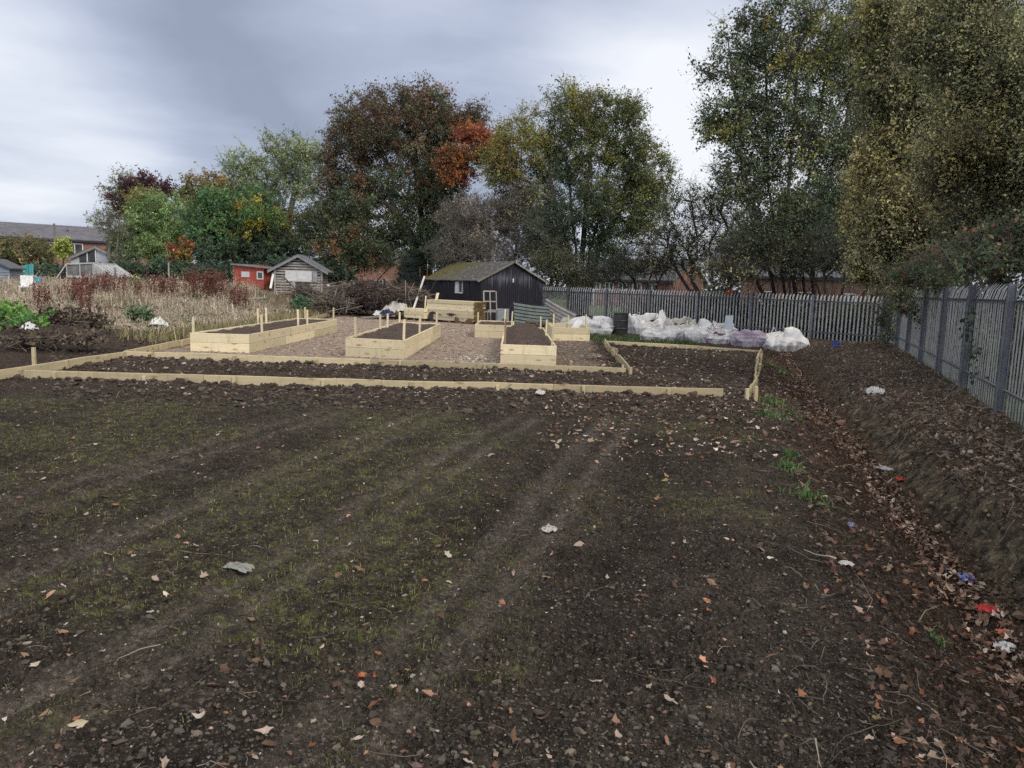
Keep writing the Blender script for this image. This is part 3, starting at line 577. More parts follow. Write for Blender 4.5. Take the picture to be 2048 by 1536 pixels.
# ------------------------------------------------------------------ palisade fences
def palisade(name, p0, u, L, zb, h, bay, label, near, seed, mats=('galv', 'galv_dark'), pitch=.158, zfun=None, group=None, sec=1.0):
    """steel palisade: W-section pales with splayed pointed tops, two rails, posts; near = unit vector to our side"""
    t = thing(name, (*p0, zb), label, 'fence', group); rg = np.random.default_rng(seed); u3 = np.array([u[0], u[1], 0]); n3 = np.array([near[0], near[1], 0]); P0 = np.array([*p0, 0.0])
    nb = int(math.ceil(L / bay)); prof = [(-.036, .0), (-.022, .014), (-.008, .004), (.008, .004), (.022, .014), (.036, .0), (.022, .010), (-.022, .010)]
    Fn = n3
    for k in range(nb):
        mb = MB(); a = k * bay; m_ = int(bay / pitch)
        for j in range(m_):
            s = a + (j + .75) * bay / m_ * .97 + .02; c = P0 + u3 * s - n3 * .03; zz = (zfun(c[0], c[1]) if zfun else zb) + .03 + rg.normal(0, .008); top = h + rg.normal(0, .006)
            ln = rg.normal(0, .006, 2)
            lev = [(zz, 1, 0), (zb + top - .24, 1, 0), (zb + top - .1, .95, -.035), (zb + top - .03, .55, -.085), (zb + top, .1, -.11)]
            V = []
            for z, w, o in lev:
                f = (z - zz) / h
                for x, y in prof: V.append(c + u3 * (x * w * (.62 + .38 * sec) + ln[0] * f) + n3 * (y * w * sec + o + ln[1] * f) + np.array([0, 0, z]))
            q = len(prof); mb.add(V, [[i * q + e, i * q + (e + 1) % q, (i + 1) * q + (e + 1) % q, (i + 1) * q + e] for i in range(4) for e in range(q)] + [[4 * q + e for e in range(q)]])
        mb.out('pale_panel', M[mats[0]], t)
        mb = MB(); p = P0 + u3 * a; zz = zfun(p[0], p[1]) if zfun else zb; ph = zb + h - zz - .03
        for dn in (-.045, .045): mb.box(p + n3 * (.04 + dn) + np.array([0, 0, zz + ph / 2]), (.10, .008, ph), [[u[0], -u[1], 0], [u[1], u[0], 0], [0, 0, 1]])
        mb.box(p + n3 * .04 + np.array([0, 0, zz + ph / 2]), (.006, .08, ph - .002), [[u[0], -u[1], 0], [u[1], u[0], 0], [0, 0, 1]]); mb.out('post', M[mats[1]], t)
        for rz in (.33, h - .27):
            mb = MB(); q0, q1 = P0 + u3 * (a + .06), P0 + u3 * (a + bay - .06); z = np.array([0, 0, zb + rz]); mb.bar(q0 + z, q1 + z, .006, .05); mb.bar(q0 + z + n3 * .022 + [0, 0, .022], q1 + z + n3 * .022 + [0, 0, .022], .04, .006); mb.out('rail', M[mats[1]], t)
    return t
palisade('palisade_fence', BACK0, BACKU, 23.4, -.02, 1.82, 2.75, 'grey steel palisade fence running behind the white bags and the drum', (-.7517, -.6595), 5, zfun=lambda x, y: min(.05, gz(x, y)), group='grey steel palisade fences')
palisade('palisade_fence', FP + FU * 18.6, -FU, 33.0, FENCE_Z, 1.8, 2.75, 'grey steel palisade fence on the bank above the leafy ditch', FN, 6, zfun=lambda x, y: gz(x, y) - .05, pitch=.160, sec=.6, group='grey steel palisade fences')

# ------------------------------------------------------------------ black shed
A0 = np.array([-1.65, 37.5, 0]); UL = unit(np.array([-3.45, 6.5, 0.0])); UG = unit(np.array([6.5, 3.45, 0.0])); LL, LG, EV, RG = 7.3, 3.48, 2.06, 2.95
def streak_mat(name, dark, pale, zc, zw):
    """tarred vertical boards, the tar weathered off in vertical streaks"""
    m, nt, b = mat(name, .7, .3); v = coords(nt, (9, 9, .55)); f = nz(nt, v, 1.6, 5, .65); v2 = coords(nt, (.8, .8, .8)); g = nz(nt, v2, 1.1, 3)
    tc = nd(nt, 'ShaderNodeTexCoord'); sp = nd(nt, 'ShaderNodeSeparateXYZ'); nt.links.new(tc.outputs['Object'], sp.inputs[0])
    w = maths(nt, 'MULTIPLY', maths(nt, 'SUBTRACT', 1.0, maths(nt, 'MULTIPLY', maths(nt, 'ABSOLUTE', maths(nt, 'SUBTRACT', sp.outputs['Z'], zc)), 1 / zw), True), maths(nt, 'ADD', g, .1))
    k = ramp(nt, maths(nt, 'ADD', f, maths(nt, 'MULTIPLY', w, .32)), [(.58, (0, 0, 0)), (.8, (1, 1, 1))])
    nt.links.new(mix(nt, k, dark, pale), b.inputs['Base Color']); bump(nt, b, f, .3, .01); return m
M['tar'] = streak_mat('tarred_boards', (.013, .0125, .019), (.11, .11, .14), 2.1, .55)

def boarded(mb, p, u, w, h, nout, pitch=.14, top=None, gap=.012, thick=.02, rg=None):
    """a wall of vertical boards; top(s) gives the height at distance s"""
    n = int(round(w / pitch)); s = np.linspace(0, w, n + 1)
    for k in range(n):
        a, c = s[k] + gap / 2, s[k + 1] - gap / 2; o = nout * (rg.normal(0, .003) if rg is not None else 0); ha, hc = (top(a), top(c)) if top else (h, h)
        q = [p + u * a + o, p + u * c + o, p + u * c + o + np.array([0, 0, hc]), p + u * a + o + np.array([0, 0, ha])]; mb.prism(q, nout * thick)
def black_shed():
    t = thing('black_shed', A0, 'black tarred timber shed with a mossy felt roof behind the stacked timber', 'shed'); rg = np.random.default_rng(3)
    B0 = A0 + UG * LG; mb = MB(); boarded(mb, A0, UL, LL, EV, -UG, .15, rg=rg); mb.out('side_wall', M['tar'], t)
    gt = lambda s: EV + (RG - EV) * (1 - abs(s - LG / 2) / (LG / 2)) - .02
    mb = MB(); boarded(mb, A0 - UG * .02, UG, LG + .04, 0, -UL, .115, gt, rg=rg, gap=.014); mb.out('gable_wall', M['tar'], t)
    mb = MB(); boarded(mb, B0, UL, LL, EV, UG, .15); boarded(mb, A0 + UL * LL, UG, LG, 0, UL, .15, gt); mb.prism([A0 + UG * .03 + UL * .05, B0 - UG * .03 + UL * .05, B0 - UG * .03 + UL * (LL - .05), A0 + UG * .03 + UL * (LL - .05)], (0, 0, EV - .1)); mb.out('rear_wall', M['tar'], t)
    m, nt, b = mat('mossy_felt_roof', .95, .1); v = coords(nt); f = nz(nt, v, 1.1, 6, .65, .5); g = nz(nt, v, 9, 5, .7); c = ramp(nt, g, [(.3, (.045, .044, .042)), (.55, (.095, .092, .088)), (.72, (.34, .33, .32))])
    tc = nd(nt, 'ShaderNodeTexCoord'); sp = nd(nt, 'ShaderNodeSeparateXYZ'); nt.links.new(tc.outputs['Object'], sp.inputs[0])
    k = maths(nt, 'ADD', f, maths(nt, 'MULTIPLY', maths(nt, 'SUBTRACT', sp.outputs['Y'], 3.2), .075)); k = ramp(nt, maths(nt, 'ADD', k, maths(nt, 'MULTIPLY', g, .25)), [(.58, (0, 0, 0)), (.82, (1, 1, 1))])
    nt.links.new(mix(nt, k, c, ramp(nt, g, [(.3, (.05, .046, .024)), (.7, (.14, .125, .055))])), b.inputs['Base Color']); bump(nt, b, g, .8, .03)
    sl = unit(UG * LG / 2 + np.array([0, 0, RG - EV])); LS = math.hypot(LG / 2, RG - EV) + .28
    for s_, base in ((1, A0), (-1, B0)):
        d = UG * s_ * LG / 2 + np.array([0, 0, RG - EV]); d = unit(d); top = A0 + UG * LG / 2 + np.array([0, 0, RG + .012]); low = top - d * LS; nrm = np.cross(UL, d) * (-s_); nrm = nrm if nrm[2] > 0 else -nrm
        nu, nv = 40, 14; V = []; rn = np.random.default_rng(8 + s_)
        for i in range(nu + 1):
            for j in range(nv + 1):
                e = .02 * rn.normal() * (1 if 0 < j < nv else .6); V.append(low + (top - low) * (j / nv) - UL * .14 + UL * (LL + .25) * i / nu + nrm * (.02 + e * .8))
        V = np.array(V); V2 = V - nrm * .05; i = np.arange(nu)[:, None] * (nv + 1) + np.arange(nv)[None]; Q = np.stack([i, i + 1, i + nv + 2, i + nv + 1], -1).reshape(-1, 4); N = len(V)
        rim = [(j, j + 1) for j in range(nv)] + [(nu * (nv + 1) + j, nu * (nv + 1) + j + 1) for j in range(nv)] + [(i_ * (nv + 1), (i_ + 1) * (nv + 1)) for i_ in range(nu)] + [(i_ * (nv + 1) + nv, (i_ + 1) * (nv + 1) + nv) for i_ in range(nu)]
        build('roof', np.vstack([V, V2]), [np.vstack([Q, Q[:, ::-1] + N, np.array([(a, c, c + N, a + N) for a, c in rim])])], m, t)
    for s_ in (1, -1):
        d = unit(UG * s_ * LG / 2 + np.array([0, 0, RG - EV])); top = A0 + UG * LG / 2 + np.array([0, 0, RG - .06]) - UL * .16; board('bargeboard', top - d * LS, top - d * .02, .09, .024, M['grey_timber'], t)
    board('fascia', A0 - UG * .2 - UL * .1 + np.array([0, 0, EV - .14]), A0 - UG * .2 + UL * LL + np.array([0, 0, EV - .14]), .1, .024, M['grey_timber'], t)
    # window in the long side
    f0 = A0 + UL * 2.62 - UG * .03 + np.array([0, 0, 1.32]); mb = MB(); W, H = .95, .66
    R = np.array([UL, -UG, (0, 0, 1)]).T
    for c, sz in (((0, .0), (W, .06)), ((0, H), (W, .06)), ((-W / 2 + .03, H / 2), (.06, H - .064)), ((W / 2 - .03, H / 2), (.06, H - .064)), ((.02, H / 2), (.05, H - .064)), ((W / 4 + .01, H / 2), (.26, H - .066))):
        mb.box(f0 + UL * c[0] + np.array([0, 0, c[1]]), (sz[0], .05, sz[1]), R)
    w = mb.out('window', M['white_paint'], t); pm = MB(); pm.box(f0 + UL * 0 + np.array([0, 0, H / 2]) + UG * .012, (W - .1, .012, H - .08), R); pane = pm.out('pane', M['glass'], None, origin=np.array(t.location)); pane.parent = w; pane.location = (0, 0, 0)
    mb = MB(); mb.box(A0 + UG * (LG / 2 - .0) - UL * .03 + np.array([0, 0, 2.02]), (.05, .03, .2), np.array([UG, UL, (0, 0, 1)]).T); mb.out('vent', M['white_paint'], t)
    return t
black_shed()

# white plank leaning on the shed's far corner, on the low stack
o = None
pt = thing('white_plank', atY(826, 622, 36.4), 'long white plank leaning against the left corner of the black shed', 'plank')
board('board', atY(826, 621, 36.4), atY(849, 553, 43.0), .03, .1, M['white_timber'], pt)

def timber_pack(label, q0, q1, depth, z0, nlay, ncol, seed, group, h=.145):
    q0, q1 = np.array([*q0, 0.0]), np.array([*q1, 0.0]); t = thing('timber_pack', (*((q0 + q1) / 2)[:2], 0), label, 'timber stack', group); rg = np.random.default_rng(seed); d = unit(q1 - q0); n = np.array([-d[1], d[0], 0]); n = n if n[1] > 0 else -n
    for k in range(nlay):
        for j in range(ncol):
            o = n * (depth / ncol * (j + .5)); e0, e1 = rg.normal(0, .03), rg.normal(0, .03); slip = n * (rg.normal(0, .008) - (.018 if (k % 2) else 0)); z = np.array([0, 0, z0 + k * (h + .008)])
            board('board', q0 + d * e0 + o + slip + z, q1 + d * e1 + o + slip + z, h, depth / ncol - .008, M['timber'], t)
    for f in (.12, .5, .88):
        p = q0 + (q1 - q0) * f; mb = MB(); mb.box(p + n * depth / 2 + np.array([0, 0, z0 / 2]), (.09, depth, z0), np.array([d, n, (0, 0, 1)]).T); mb.out('bearer', M['timber_dark'], t)
    return t, d, n
tp, d, n = timber_pack('big pack of new planks with torn dark wrapping stacked against the black shed', (-4.1, 35.75), (-1.82, 33.95), .75, .10, 6, 4, 5, 'packs of new planks by the black shed')
def flap(pts, mt, name='wrapping', off=.03, seed=0):
    """torn sheet clinging to the front of the pack: outline in (along, up) metres"""
    q0 = np.array([-4.1, 35.75, 0.0]); rg = np.random.default_rng(seed); P = [q0 + d * a - n * (off + abs(rg.normal(0, .012))) + np.array([0, 0, z]) for a, z in pts]; mb = MB(); mb.prism(P, n * .01); mb.out(name, M[mt], tp)
flap([(.14, .02), (.16, .3), (.28, .44), (.46, .48), (.62, .42), (.68, .34), (.56, .37), (.46, .35), (.43, .22), (.47, .04)], 'dark_plastic', off=.05, seed=1)
flap([(.72, .40), (.9, .36), (1.02, .345), (1.0, .32), (.86, .33)], 'dark_plastic', off=.035, seed=2)
flap([(1.28, .40), (1.5, .44), (1.74, .43), (1.92, .38), (1.75, .36), (1.6, .30), (1.45, .34)], 'dark_plastic', off=.035, seed=3)
flap([(1.84, .02), (1.82, .22), (1.9, .3), (2.02, .26), (2.1, .12), (2.25, .1), (2.3, .02)], 'brown_plastic', off=.045, seed=4)
flap([(2.42, .02), (2.5, .14), (2.62, .24), (2.74, .26), (2.9, .24), (2.92, .02)], 'brown_plastic', off=.045, seed=5)
e1 = np.array([-1.82, 33.95, 0.0]); mb = MB(); rg = np.random.default_rng(9)
for k in range(6): mb.prism([e1 + d * (.055 + .02 * (k % 2)) - n * .03 + np.array([0, 0, .11 + k * .153]), e1 + d * (.055 + .02 * (k % 2)) + n * .78 + np.array([0, 0, .11 + k * .153]), e1 + d * .09 + n * .78 + np.array([0, 0, .235 + k * .153]), e1 + d * .09 - n * .03 + np.array([0, 0, .235 + k * .153])], d * .008)
mb.out('end_wrapping', M['brown_plastic'], tp)
timber_pack('low pack of new planks with a white plank resting on it', (-5.25, 36.35), (-4.2, 35.5), .55, .12, 3, 3, 6, 'packs of new planks by the black shed')
for a, c, y0, y1, lb in (((866, 606), (876, 586), 36.3, 36.6, 'wider offcut of new plank sticking up behind the big timber pack'), ((849, 610), (852, 592), 36.3, 36.5, 'thin pale offcut sticking up behind the left end of the big timber pack')):
    t = thing('plank_offcut', atY(*a, y0), lb, 'plank'); board('board', atY(*a, y0) - np.array([0, 0, .5]), atY(*c, y1), .02, .16 if a[0] > 860 else .06, M['timber'], t)

# window sash leaning on the gable, and a smaller one in front
def sash(label, p, w, h, lean, yaw, rows, cols, mt, th=.045, bw=.055):
    t = thing('window_sash', p, label, 'window frame', 'old window frames leaning by the black shed'); u = np.array([math.cos(yaw), math.sin(yaw), 0]); v = unit(np.array([-math.sin(yaw) * lean, math.cos(yaw) * lean, 1])); p = np.array(p)
    for k in range(cols + 1): q = p + u * (w * k / cols); board('rail', q, q + v * h, th, bw, M[mt], t)
    for k in range(rows + 1): q = p + v * (h * k / rows); mb = MB(); mb.bar(q + u * (bw / 2), q + u * (w - bw / 2), th * .8, bw, upv=v); mb.out('rail', M[mt], t)
    return t
p = at(969, 642, 0); sash('tall old window frame of six empty panes leaning on the black gable', (-1.42, 36.6, 0), .62, 1.5, .22, .28, 3, 2, 'pale_timber')
sash('low wide old window frame standing in front of the tall leaning one', (-1.22, 35.2, 0), .9, .62, .12, .1, 1, 2, 'grey_timber')

t = thing('metal_cabinet', (-.55, 36.3, 0), 'blue grey metal cabinet standing between the old window frames and the corrugated sheets', 'cabinet')
mb = MB(); mb.box((-.55, 36.3, .34), (.62, .5, .66)); mb.out('case', noise_mat('blue_grey_enamel', [(.3, (.14, .17, .2)), (.7, (.24, .27, .31))], 3, rough=.45), t)
mb = MB(); mb.box((-.55, 36.04, .36), (.54, .025, .52)); mb.out('door', noise_mat('blue_grey_door', [(.3, (.18, .21, .24)), (.7, (.27, .3, .34))], 3, rough=.45), t)
mb = MB(); mb.tube([(-.45, 36.0, .13), (-.45, 36.03, .13)], .1, 14); mb.out('round_opening', M['dark_plastic'], t)

def corrugated(label, p0, p1, hgt, lean, mt, n=7, amp=.035, group='corrugated sheets by the black shed'):
    """sheet lying on its long edge: the waves run along it"""
    p0, p1 = np.array(p0, float), np.array(p1, float); t = thing('corrugated_sheet', p0, label, 'metal sheet', group); d = unit(p1 - p0); nb = np.array([-d[1], d[0], 0]); nb = nb if nb[1] > 0 else -nb; v = unit(np.array([0, 0, 1]) + nb * lean); w = np.cross(d, v)
    S_ = np.linspace(0, 1, n * 8 + 1); L = np.linalg.norm(p1 - p0); V = []
    prof = amp * np.clip(2.2 * np.sin(S_ * n * 2 * PI), -1, 1)
    for th in (0, .006):
        for s, q in zip(S_, prof):
            for e in (0, .5, 1): V.append(p0 + d * L * e + v * hgt * s + w * (q + th) + np.array([0, 0, -.03 * math.sin(PI * e)]))
    N = len(S_) * 3; i = (np.arange(len(S_) - 1)[:, None] * 3 + np.arange(2)[None]); Q = np.stack([i, i + 1, i + 4, i + 3], -1).reshape(-1, 4); ends = [(a * 3 + e, (a + 1) * 3 + e, (a + 1) * 3 + e + N, a * 3 + e + N) for a in range(len(S_) - 1) for e in (0, 2)] + [(a * 3 + e, a * 3 + e + 1, a * 3 + e + 1 + N, a * 3 + e + N) for a in (0, len(S_) - 1) for e in (0, 1)]
    build('sheet', np.array(V), [np.vstack([Q, Q[:, ::-1] + N, np.array(ends)])], mt, t)
    return t
m1 = noise_mat('green_grey_sheet_metal', [(.3, (.06, .08, .08)), (.7, (.14, .17, .165))], 2.5, rough=.5, spec=.4, metal=.1)
m2 = noise_mat('rusty_pale_sheet_metal', [(.3, (.2, .19, .18)), (.7, (.4, .39, .37))], 2.5, rough=.6, metal=.1)
corrugated('green grey corrugated sheet lying on edge against the black gable', (.02, 35.9, .05), (1.75, 36.4, -.12), .98, .25, m1, 6)
corrugated('pale corrugated sheet sloping down from the right corner of the black shed', (1.40, 37.6, .42), (2.72, 35.4, -.25), .85, .25, m2, 5)
# ------------------------------------------------------------------ bulk bags, drum and what lies round them
def woven_mat(name, a, c, tint=None, th=.5):
    m, nt, b = mat(name, .55, .3); v = coords(nt); f = nz(nt, v, 3.2, 5, .6); k = ramp(nt, f, [(.3, a), (.65, c)])
    if tint:
        g = nz(nt, coords(nt, (1, 1, 7)), 1.6, 4, .6); k = mix(nt, ramp(nt, g, [(th - .04, (0, 0, 0)), (th + .04, (1, 1, 1))]), k, tint)
    d = nz(nt, v, 9, 5, .7); k = mix(nt, ramp(nt, d, [(.56, (0, 0, 0)), (.74, (.7, .7, .7))]), k, (.17, .155, .14))
    nt.links.new(k, b.inputs['Base Color']); w = nz(nt, v, 14, 5, .6, .8); bump(nt, b, w, .45, .02); return m
M['bag_white'] = woven_mat('white_woven_plastic', (.38, .38, .39), (.62, .62, .625)); M['bag_grey'] = woven_mat('soiled_woven_plastic', (.28, .27, .25), (.46, .445, .415))
M['bag_purple'] = woven_mat('purple_banded_plastic', (.37, .365, .38), (.6, .59, .6), (.3, .17, .31), .57); M['bag_lilac'] = woven_mat('lilac_woven_plastic', (.27, .24, .3), (.4, .36, .42), (.2, .15, .22), .54)

def bulk_bag(label, x0, x1, base, top, mt, seed, style='closed', depth=.8, dip=.35, peaks=(), yaw=None, loops=2):
    """a slumped woven sack: squarish plan, bulging and creased, its mouth gathered or gaping"""
    c = at((x0 + x1) / 2, base - 3, 0); Y = c[1] + .35 * depth; w = (x1 - x0) / F * Y * .95; h = (base - top) / F * Y * .97; rg = np.random.default_rng(seed); d = w * depth if w * depth > .6 else .6
    org = np.array([c[0], Y, gz(c[0], Y) - .02]); t = thing('bulk_bag', org, label, 'bulk bag', 'woven bulk bags dumped along the back fence')
    nu, nv = 132, 60; a = np.linspace(0, 2 * PI, nu, endpoint=False); v = np.linspace(0, 1, nv); Aa, Vv = np.meshgrid(a, v)
    n_ = 3.6; rad = (np.abs(np.cos(Aa)) ** n_ + np.abs(np.sin(Aa)) ** n_) ** (-1 / n_); yaw = rg.uniform(-.35, .35) if yaw is None else yaw
    seedv = rg.uniform(0, 50); cx, cy = np.cos(Aa), np.sin(Aa)
    nl = lambda f, s: noise3(np.stack([cx.ravel() * f + seedv, cy.ravel() * f, Vv.ravel() * f * .8 + s], 1), seed + int(s)).reshape(Aa.shape)
    rimh = 1 - dip * (.5 + .5 * nl(1.3, 3) - .3 * 0); 
    for ang, hh in peaks: rimh = rimh + hh * np.exp(-((np.angle(np.exp(1j * (Aa - ang)))) / .22) ** 2)
    if style != 'closed': rimh = rimh - .34 * np.exp(-((np.angle(np.exp(1j * (Aa - 1.5 * PI)))) / .75) ** 2)
    if style == 'closed':
        prof = np.interp(Vv, [0, .05, .3, .55, .72, .86, 1], [.86, .97, 1.04, .98, .80, .5, .1]); zz = np.interp(Vv, [0, .05, .3, .55, .72, .86, 1], [0, .03, .34, .66, .86, .94, .90])
    else:
        prof = np.interp(Vv, [0, .05, .3, .55, .68, .72, .8, .9, 1], [.86, .97, 1.03, .97, .93, .88, .84, .5, .02]); zz = np.interp(Vv, [0, .05, .3, .55, .68, .72, .8, .9, 1], [0, .03, .36, .78, .99, 1.0, .55, .44, .40])
    z = zz * (1 + (rimh - 1) * sstep(.25, .7, zz) * (1 if style == 'closed' else sstep(1.0, .7, Vv) * .98 + .02))
    cre = (1 - np.abs(nl(3.1, 7)) * 2.2); cre2 = 1 - np.abs(nl(6.5, 9)) * 2.2; cre3 = 1 - np.abs(nl(13, 11)) * 2.2
    fold = lambda f, s: 1 - 2.2 * np.abs(noise3(np.stack([cx.ravel() * f + seedv, cy.ravel() * f, Vv.ravel() * 1.3 + s], 1), seed + int(s)).reshape(Aa.shape))
    drape = .17 * fold(2.6, 21) + .07 * fold(6.5, 23)
    pleat = np.sin(Aa * 9 + 5 * nl(1.6, 13) + Vv * 3) * sstep(.35, .8, Vv)
    wr = drape + .06 * cre + .02 * cre2 + .05 * pleat + .07 * nl(1.2, 15)
    if style != 'closed': wr = wr * sstep(1.0, .75, Vv)
    R_ = rad * prof * (1 + wr); x = R_ * cx * w / 2 / 1.06; y = R_ * cy * d / 2 / 1.06; z = z * h + (.05 * h * cre + .05 * h * fold(4.5, 27)) * sstep(.2, .6, Vv)
    x, y = x * math.cos(yaw) - y * math.sin(yaw) * (w / d) ** .2, x * math.sin(yaw) * .6 + y * math.cos(yaw)
    V = np.stack([x, y, np.maximum(z, 0)], -1).reshape(-1, 3) + org; i = np.arange(nv - 1)[:, None] * nu; j = np.arange(nu)[None]; j2 = (j + 1) % nu
    Q = np.stack([i + j, i + j2, i + nu + j2, i + nu + j], -1)
    if style == 'closed': build('body', V, [Q.reshape(-1, 4), np.stack([np.full(nu - 2, (nv - 1) * nu), (nv - 1) * nu + np.arange(1, nu - 1), (nv - 1) * nu + np.arange(2, nu)], 1)], mt, t, smooth=True)
    else:
        k = int(nv * .79); build('body', V, [Q[:k].reshape(-1, 4)], mt, t, smooth=True)
        V2 = V.reshape(nv, nu, 3)[k - 1:].copy(); V2[:, :, 2] += .04 * h * noise3(V2.reshape(-1, 3) * 7, seed).reshape(V2.shape[:2]); nn = len(V2); i = np.arange(nn - 1)[:, None] * nu
        build('contents', V2.reshape(-1, 3), [np.stack([i + j, i + j2, i + nu + j2, i + nu + j], -1).reshape(-1, 4)], M['bed_soil'], t, smooth=True)
    for q in range(loops):
        an = rg.choice([PI * .25, PI * .75, PI * 1.25, PI * 1.75]) + rg.normal(0, .2); rr = .7; p = org + np.array([math.cos(an) * w * .38, math.sin(an) * d * .38, h * .86]); e = unit(np.array([math.cos(an) * .6 + rg.normal(0, .4), -abs(rg.normal(.4, .3)), rg.normal(-.1, .5)])); s = np.array([-math.sin(an), math.cos(an), 0]) * .09
        P = np.array([p - s, p - s * .8 + e * .1, p + e * .19 + [0, 0, .02], p + s * .8 + e * .1 + [0, 0, -.03], p + s + [0, 0, -.05]]); mb = MB()
        for f0, f1 in zip(P[:-1], P[1:]): mb.bar(f0, f1, .035, .006, upv=(.1, .3, .9))
        mb.out('lifting_loop', mt, t)
    return t
B_ = bulk_bag
B_('collapsed empty white bag spread between the near empty short bed and the black drum', 1136, 1226, 674, 634, M['bag_white'], 3, 'closed', .9, .5, ((PI * .85, .35), (PI * .1, .3)))
B_('white bag just right of the black drum, dark rubbish showing in its open mouth', 1256, 1324, 672, 630, M['bag_white'], 14, 'open', .8, .2, ((PI * 1.8, .35), (PI * .9, .15)))
B_('dull grey part filled bag squeezed behind the broad crumpled white one', 1288, 1334, 668, 642, M['bag_grey'], 5, 'open', .8, .2)
B_('broad crumpled white bag in the front row, first from the drum', 1286, 1369, 686, 653, M['bag_white'], 16, 'closed', .75, .35, ((PI * 1.75, .25),))
B_('soiled cream bag gaping open, tallest of those in the back row', 1326, 1388, 674, 632, M['bag_grey'], 7, 'open', .8, .3, ((PI * .8, .3),))
B_('small crumpled grey bag lying behind the upright white one', 1392, 1432, 672, 645, M['bag_grey'], 8, 'closed', .8, .3)
B_('white front row bag with a tall peak at its right corner', 1367, 1427, 689, 649, M['bag_white'], 19, 'closed', .8, .45, ((PI * 1.95, .55), (0.2, .2)))
B_('open white bag just in front of the blue grey glass sheet', 1428, 1468, 682, 643, M['bag_white'], 20, 'open', .8, .3, ((PI * .3, .15),))
B_('open bag banded white and purple in the front row', 1409, 1476, 691, 656, M['bag_purple'], 11, 'open', .8, .3, ((PI * 1.9, .2),))
B_('lilac bag slumped at the far corner of the soil plot', 1471, 1534, 697, 657, M['bag_lilac'], 12, 'closed', .8, .35)
B_('plump white bag at the right hand end of the row, by the ditch', 1525, 1613, 699, 656, M['bag_white'], 23, 'closed', .85, .35, ((PI * .08, .35), (PI * .8, .1)))
t = thing('blue_grey_sheet', atY(1447, 655, 27.6), 'blue grey glass sheet standing upright against the back fence above the bags', 'sheet'); mb = MB(); q = [atY(1447, 668, 27.4), atY(1463, 668, 27.1), atY(1467, 631, 27.5), atY(1451, 631, 27.8)]; mb.prism(q, (.006, .012, 0)); mb.out('sheet', noise_mat('frosted_blue_grey', [(.3, (.25, .3, .34)), (.7, (.34, .39, .43))], 1, rough=.25), t)

def lathe(mb, c, prof, n=40, m=0):
    a = np.arange(n) * 2 * PI / n; V = [(c[0] + r * math.cos(q), c[1] + r * math.sin(q), c[2] + z) for r, z in prof for q in a]; k = len(prof)
    mb.add(V, [(i * n + j, i * n + (j + 1) % n, (i + 1) * n + (j + 1) % n, (i + 1) * n + j) for i in range(k - 1) for j in range(n)] + [tuple((k - 1) * n + j for j in range(n))], m)
def drum():
    p = onto((4.03, 28.75)); t = thing('oil_drum', p, 'black rusty steel drum standing among the white bags', 'drum')
    m, nt, b = mat('rusty_black_paint', .42, .5); v = coords(nt, (2, 2, 1)); f = nz(nt, v, 2.6, 6, .65); k = ramp(nt, f, [(.45, (.014, .0135, .015)), (.6, (.026, .023, .023)), (.74, (.07, .04, .03)), (.86, (.16, .08, .045))]); nt.links.new(k, b.inputs['Base Color']); bump(nt, b, f, .2, .01)
    mb = MB(); prof = [(.28, 0), (.292, .012), (.292, .03), (.283, .04)]
    for zc in (.29, .58):
        prof += [(.283, zc - .03), (.296, zc - .01), (.298, zc), (.296, zc + .01), (.283, zc + .03)]
    prof += [(.283, .84), (.292, .85), (.294, .872), (.288, .88), (.276, .876), (.274, .845), (.27, .8), (.265, .3), (0.01, .28)]
    lathe(mb, p, prof); mb.out('body', m, t)
    mb = MB(); lathe(mb, p + np.array([0, 0, .30]), [(.262, 0), (.2, .06), (.1, .05), (.01, .07)], 18); mb.out('ash', M['bed_soil'], t); return t
drum()
# rubble slab by the collapsed bag
t = thing('concrete_slab', atY(1128, 645, 31.5), 'broken grey concrete slab leaning behind the short bed, beside the collapsed white bag', 'rubble'); mb = MB(); mb.prism([atY(1118, 650, 31.3), atY(1147, 652, 31), atY(1150, 640, 31.6), atY(1136, 634, 31.9), atY(1126, 634, 31.9)], (.03, .1, -.04)); mb.out('slab', noise_mat('rough_concrete', [(.3, (.17, .16, .15)), (.7, (.3, .29, .27))], 6, bmp=.5), t)
rng = np.random.default_rng(40); b = Batch(); P = np.array([at(px, 650 + rng.normal(0, 2), .12) for px in rng.uniform(1053, 1088, 26)]); P[:, 2] = np.abs(rng.normal(.1, .1, 26)); lumps(b, P, np.full(26, .14), shade((.06, .05, .045), 26, rng), rng, .8); o = b.out('soil_clods', M['stone']); tag(o, 'dark heap of clods in front of the green grey corrugated sheet', 'soil heap')

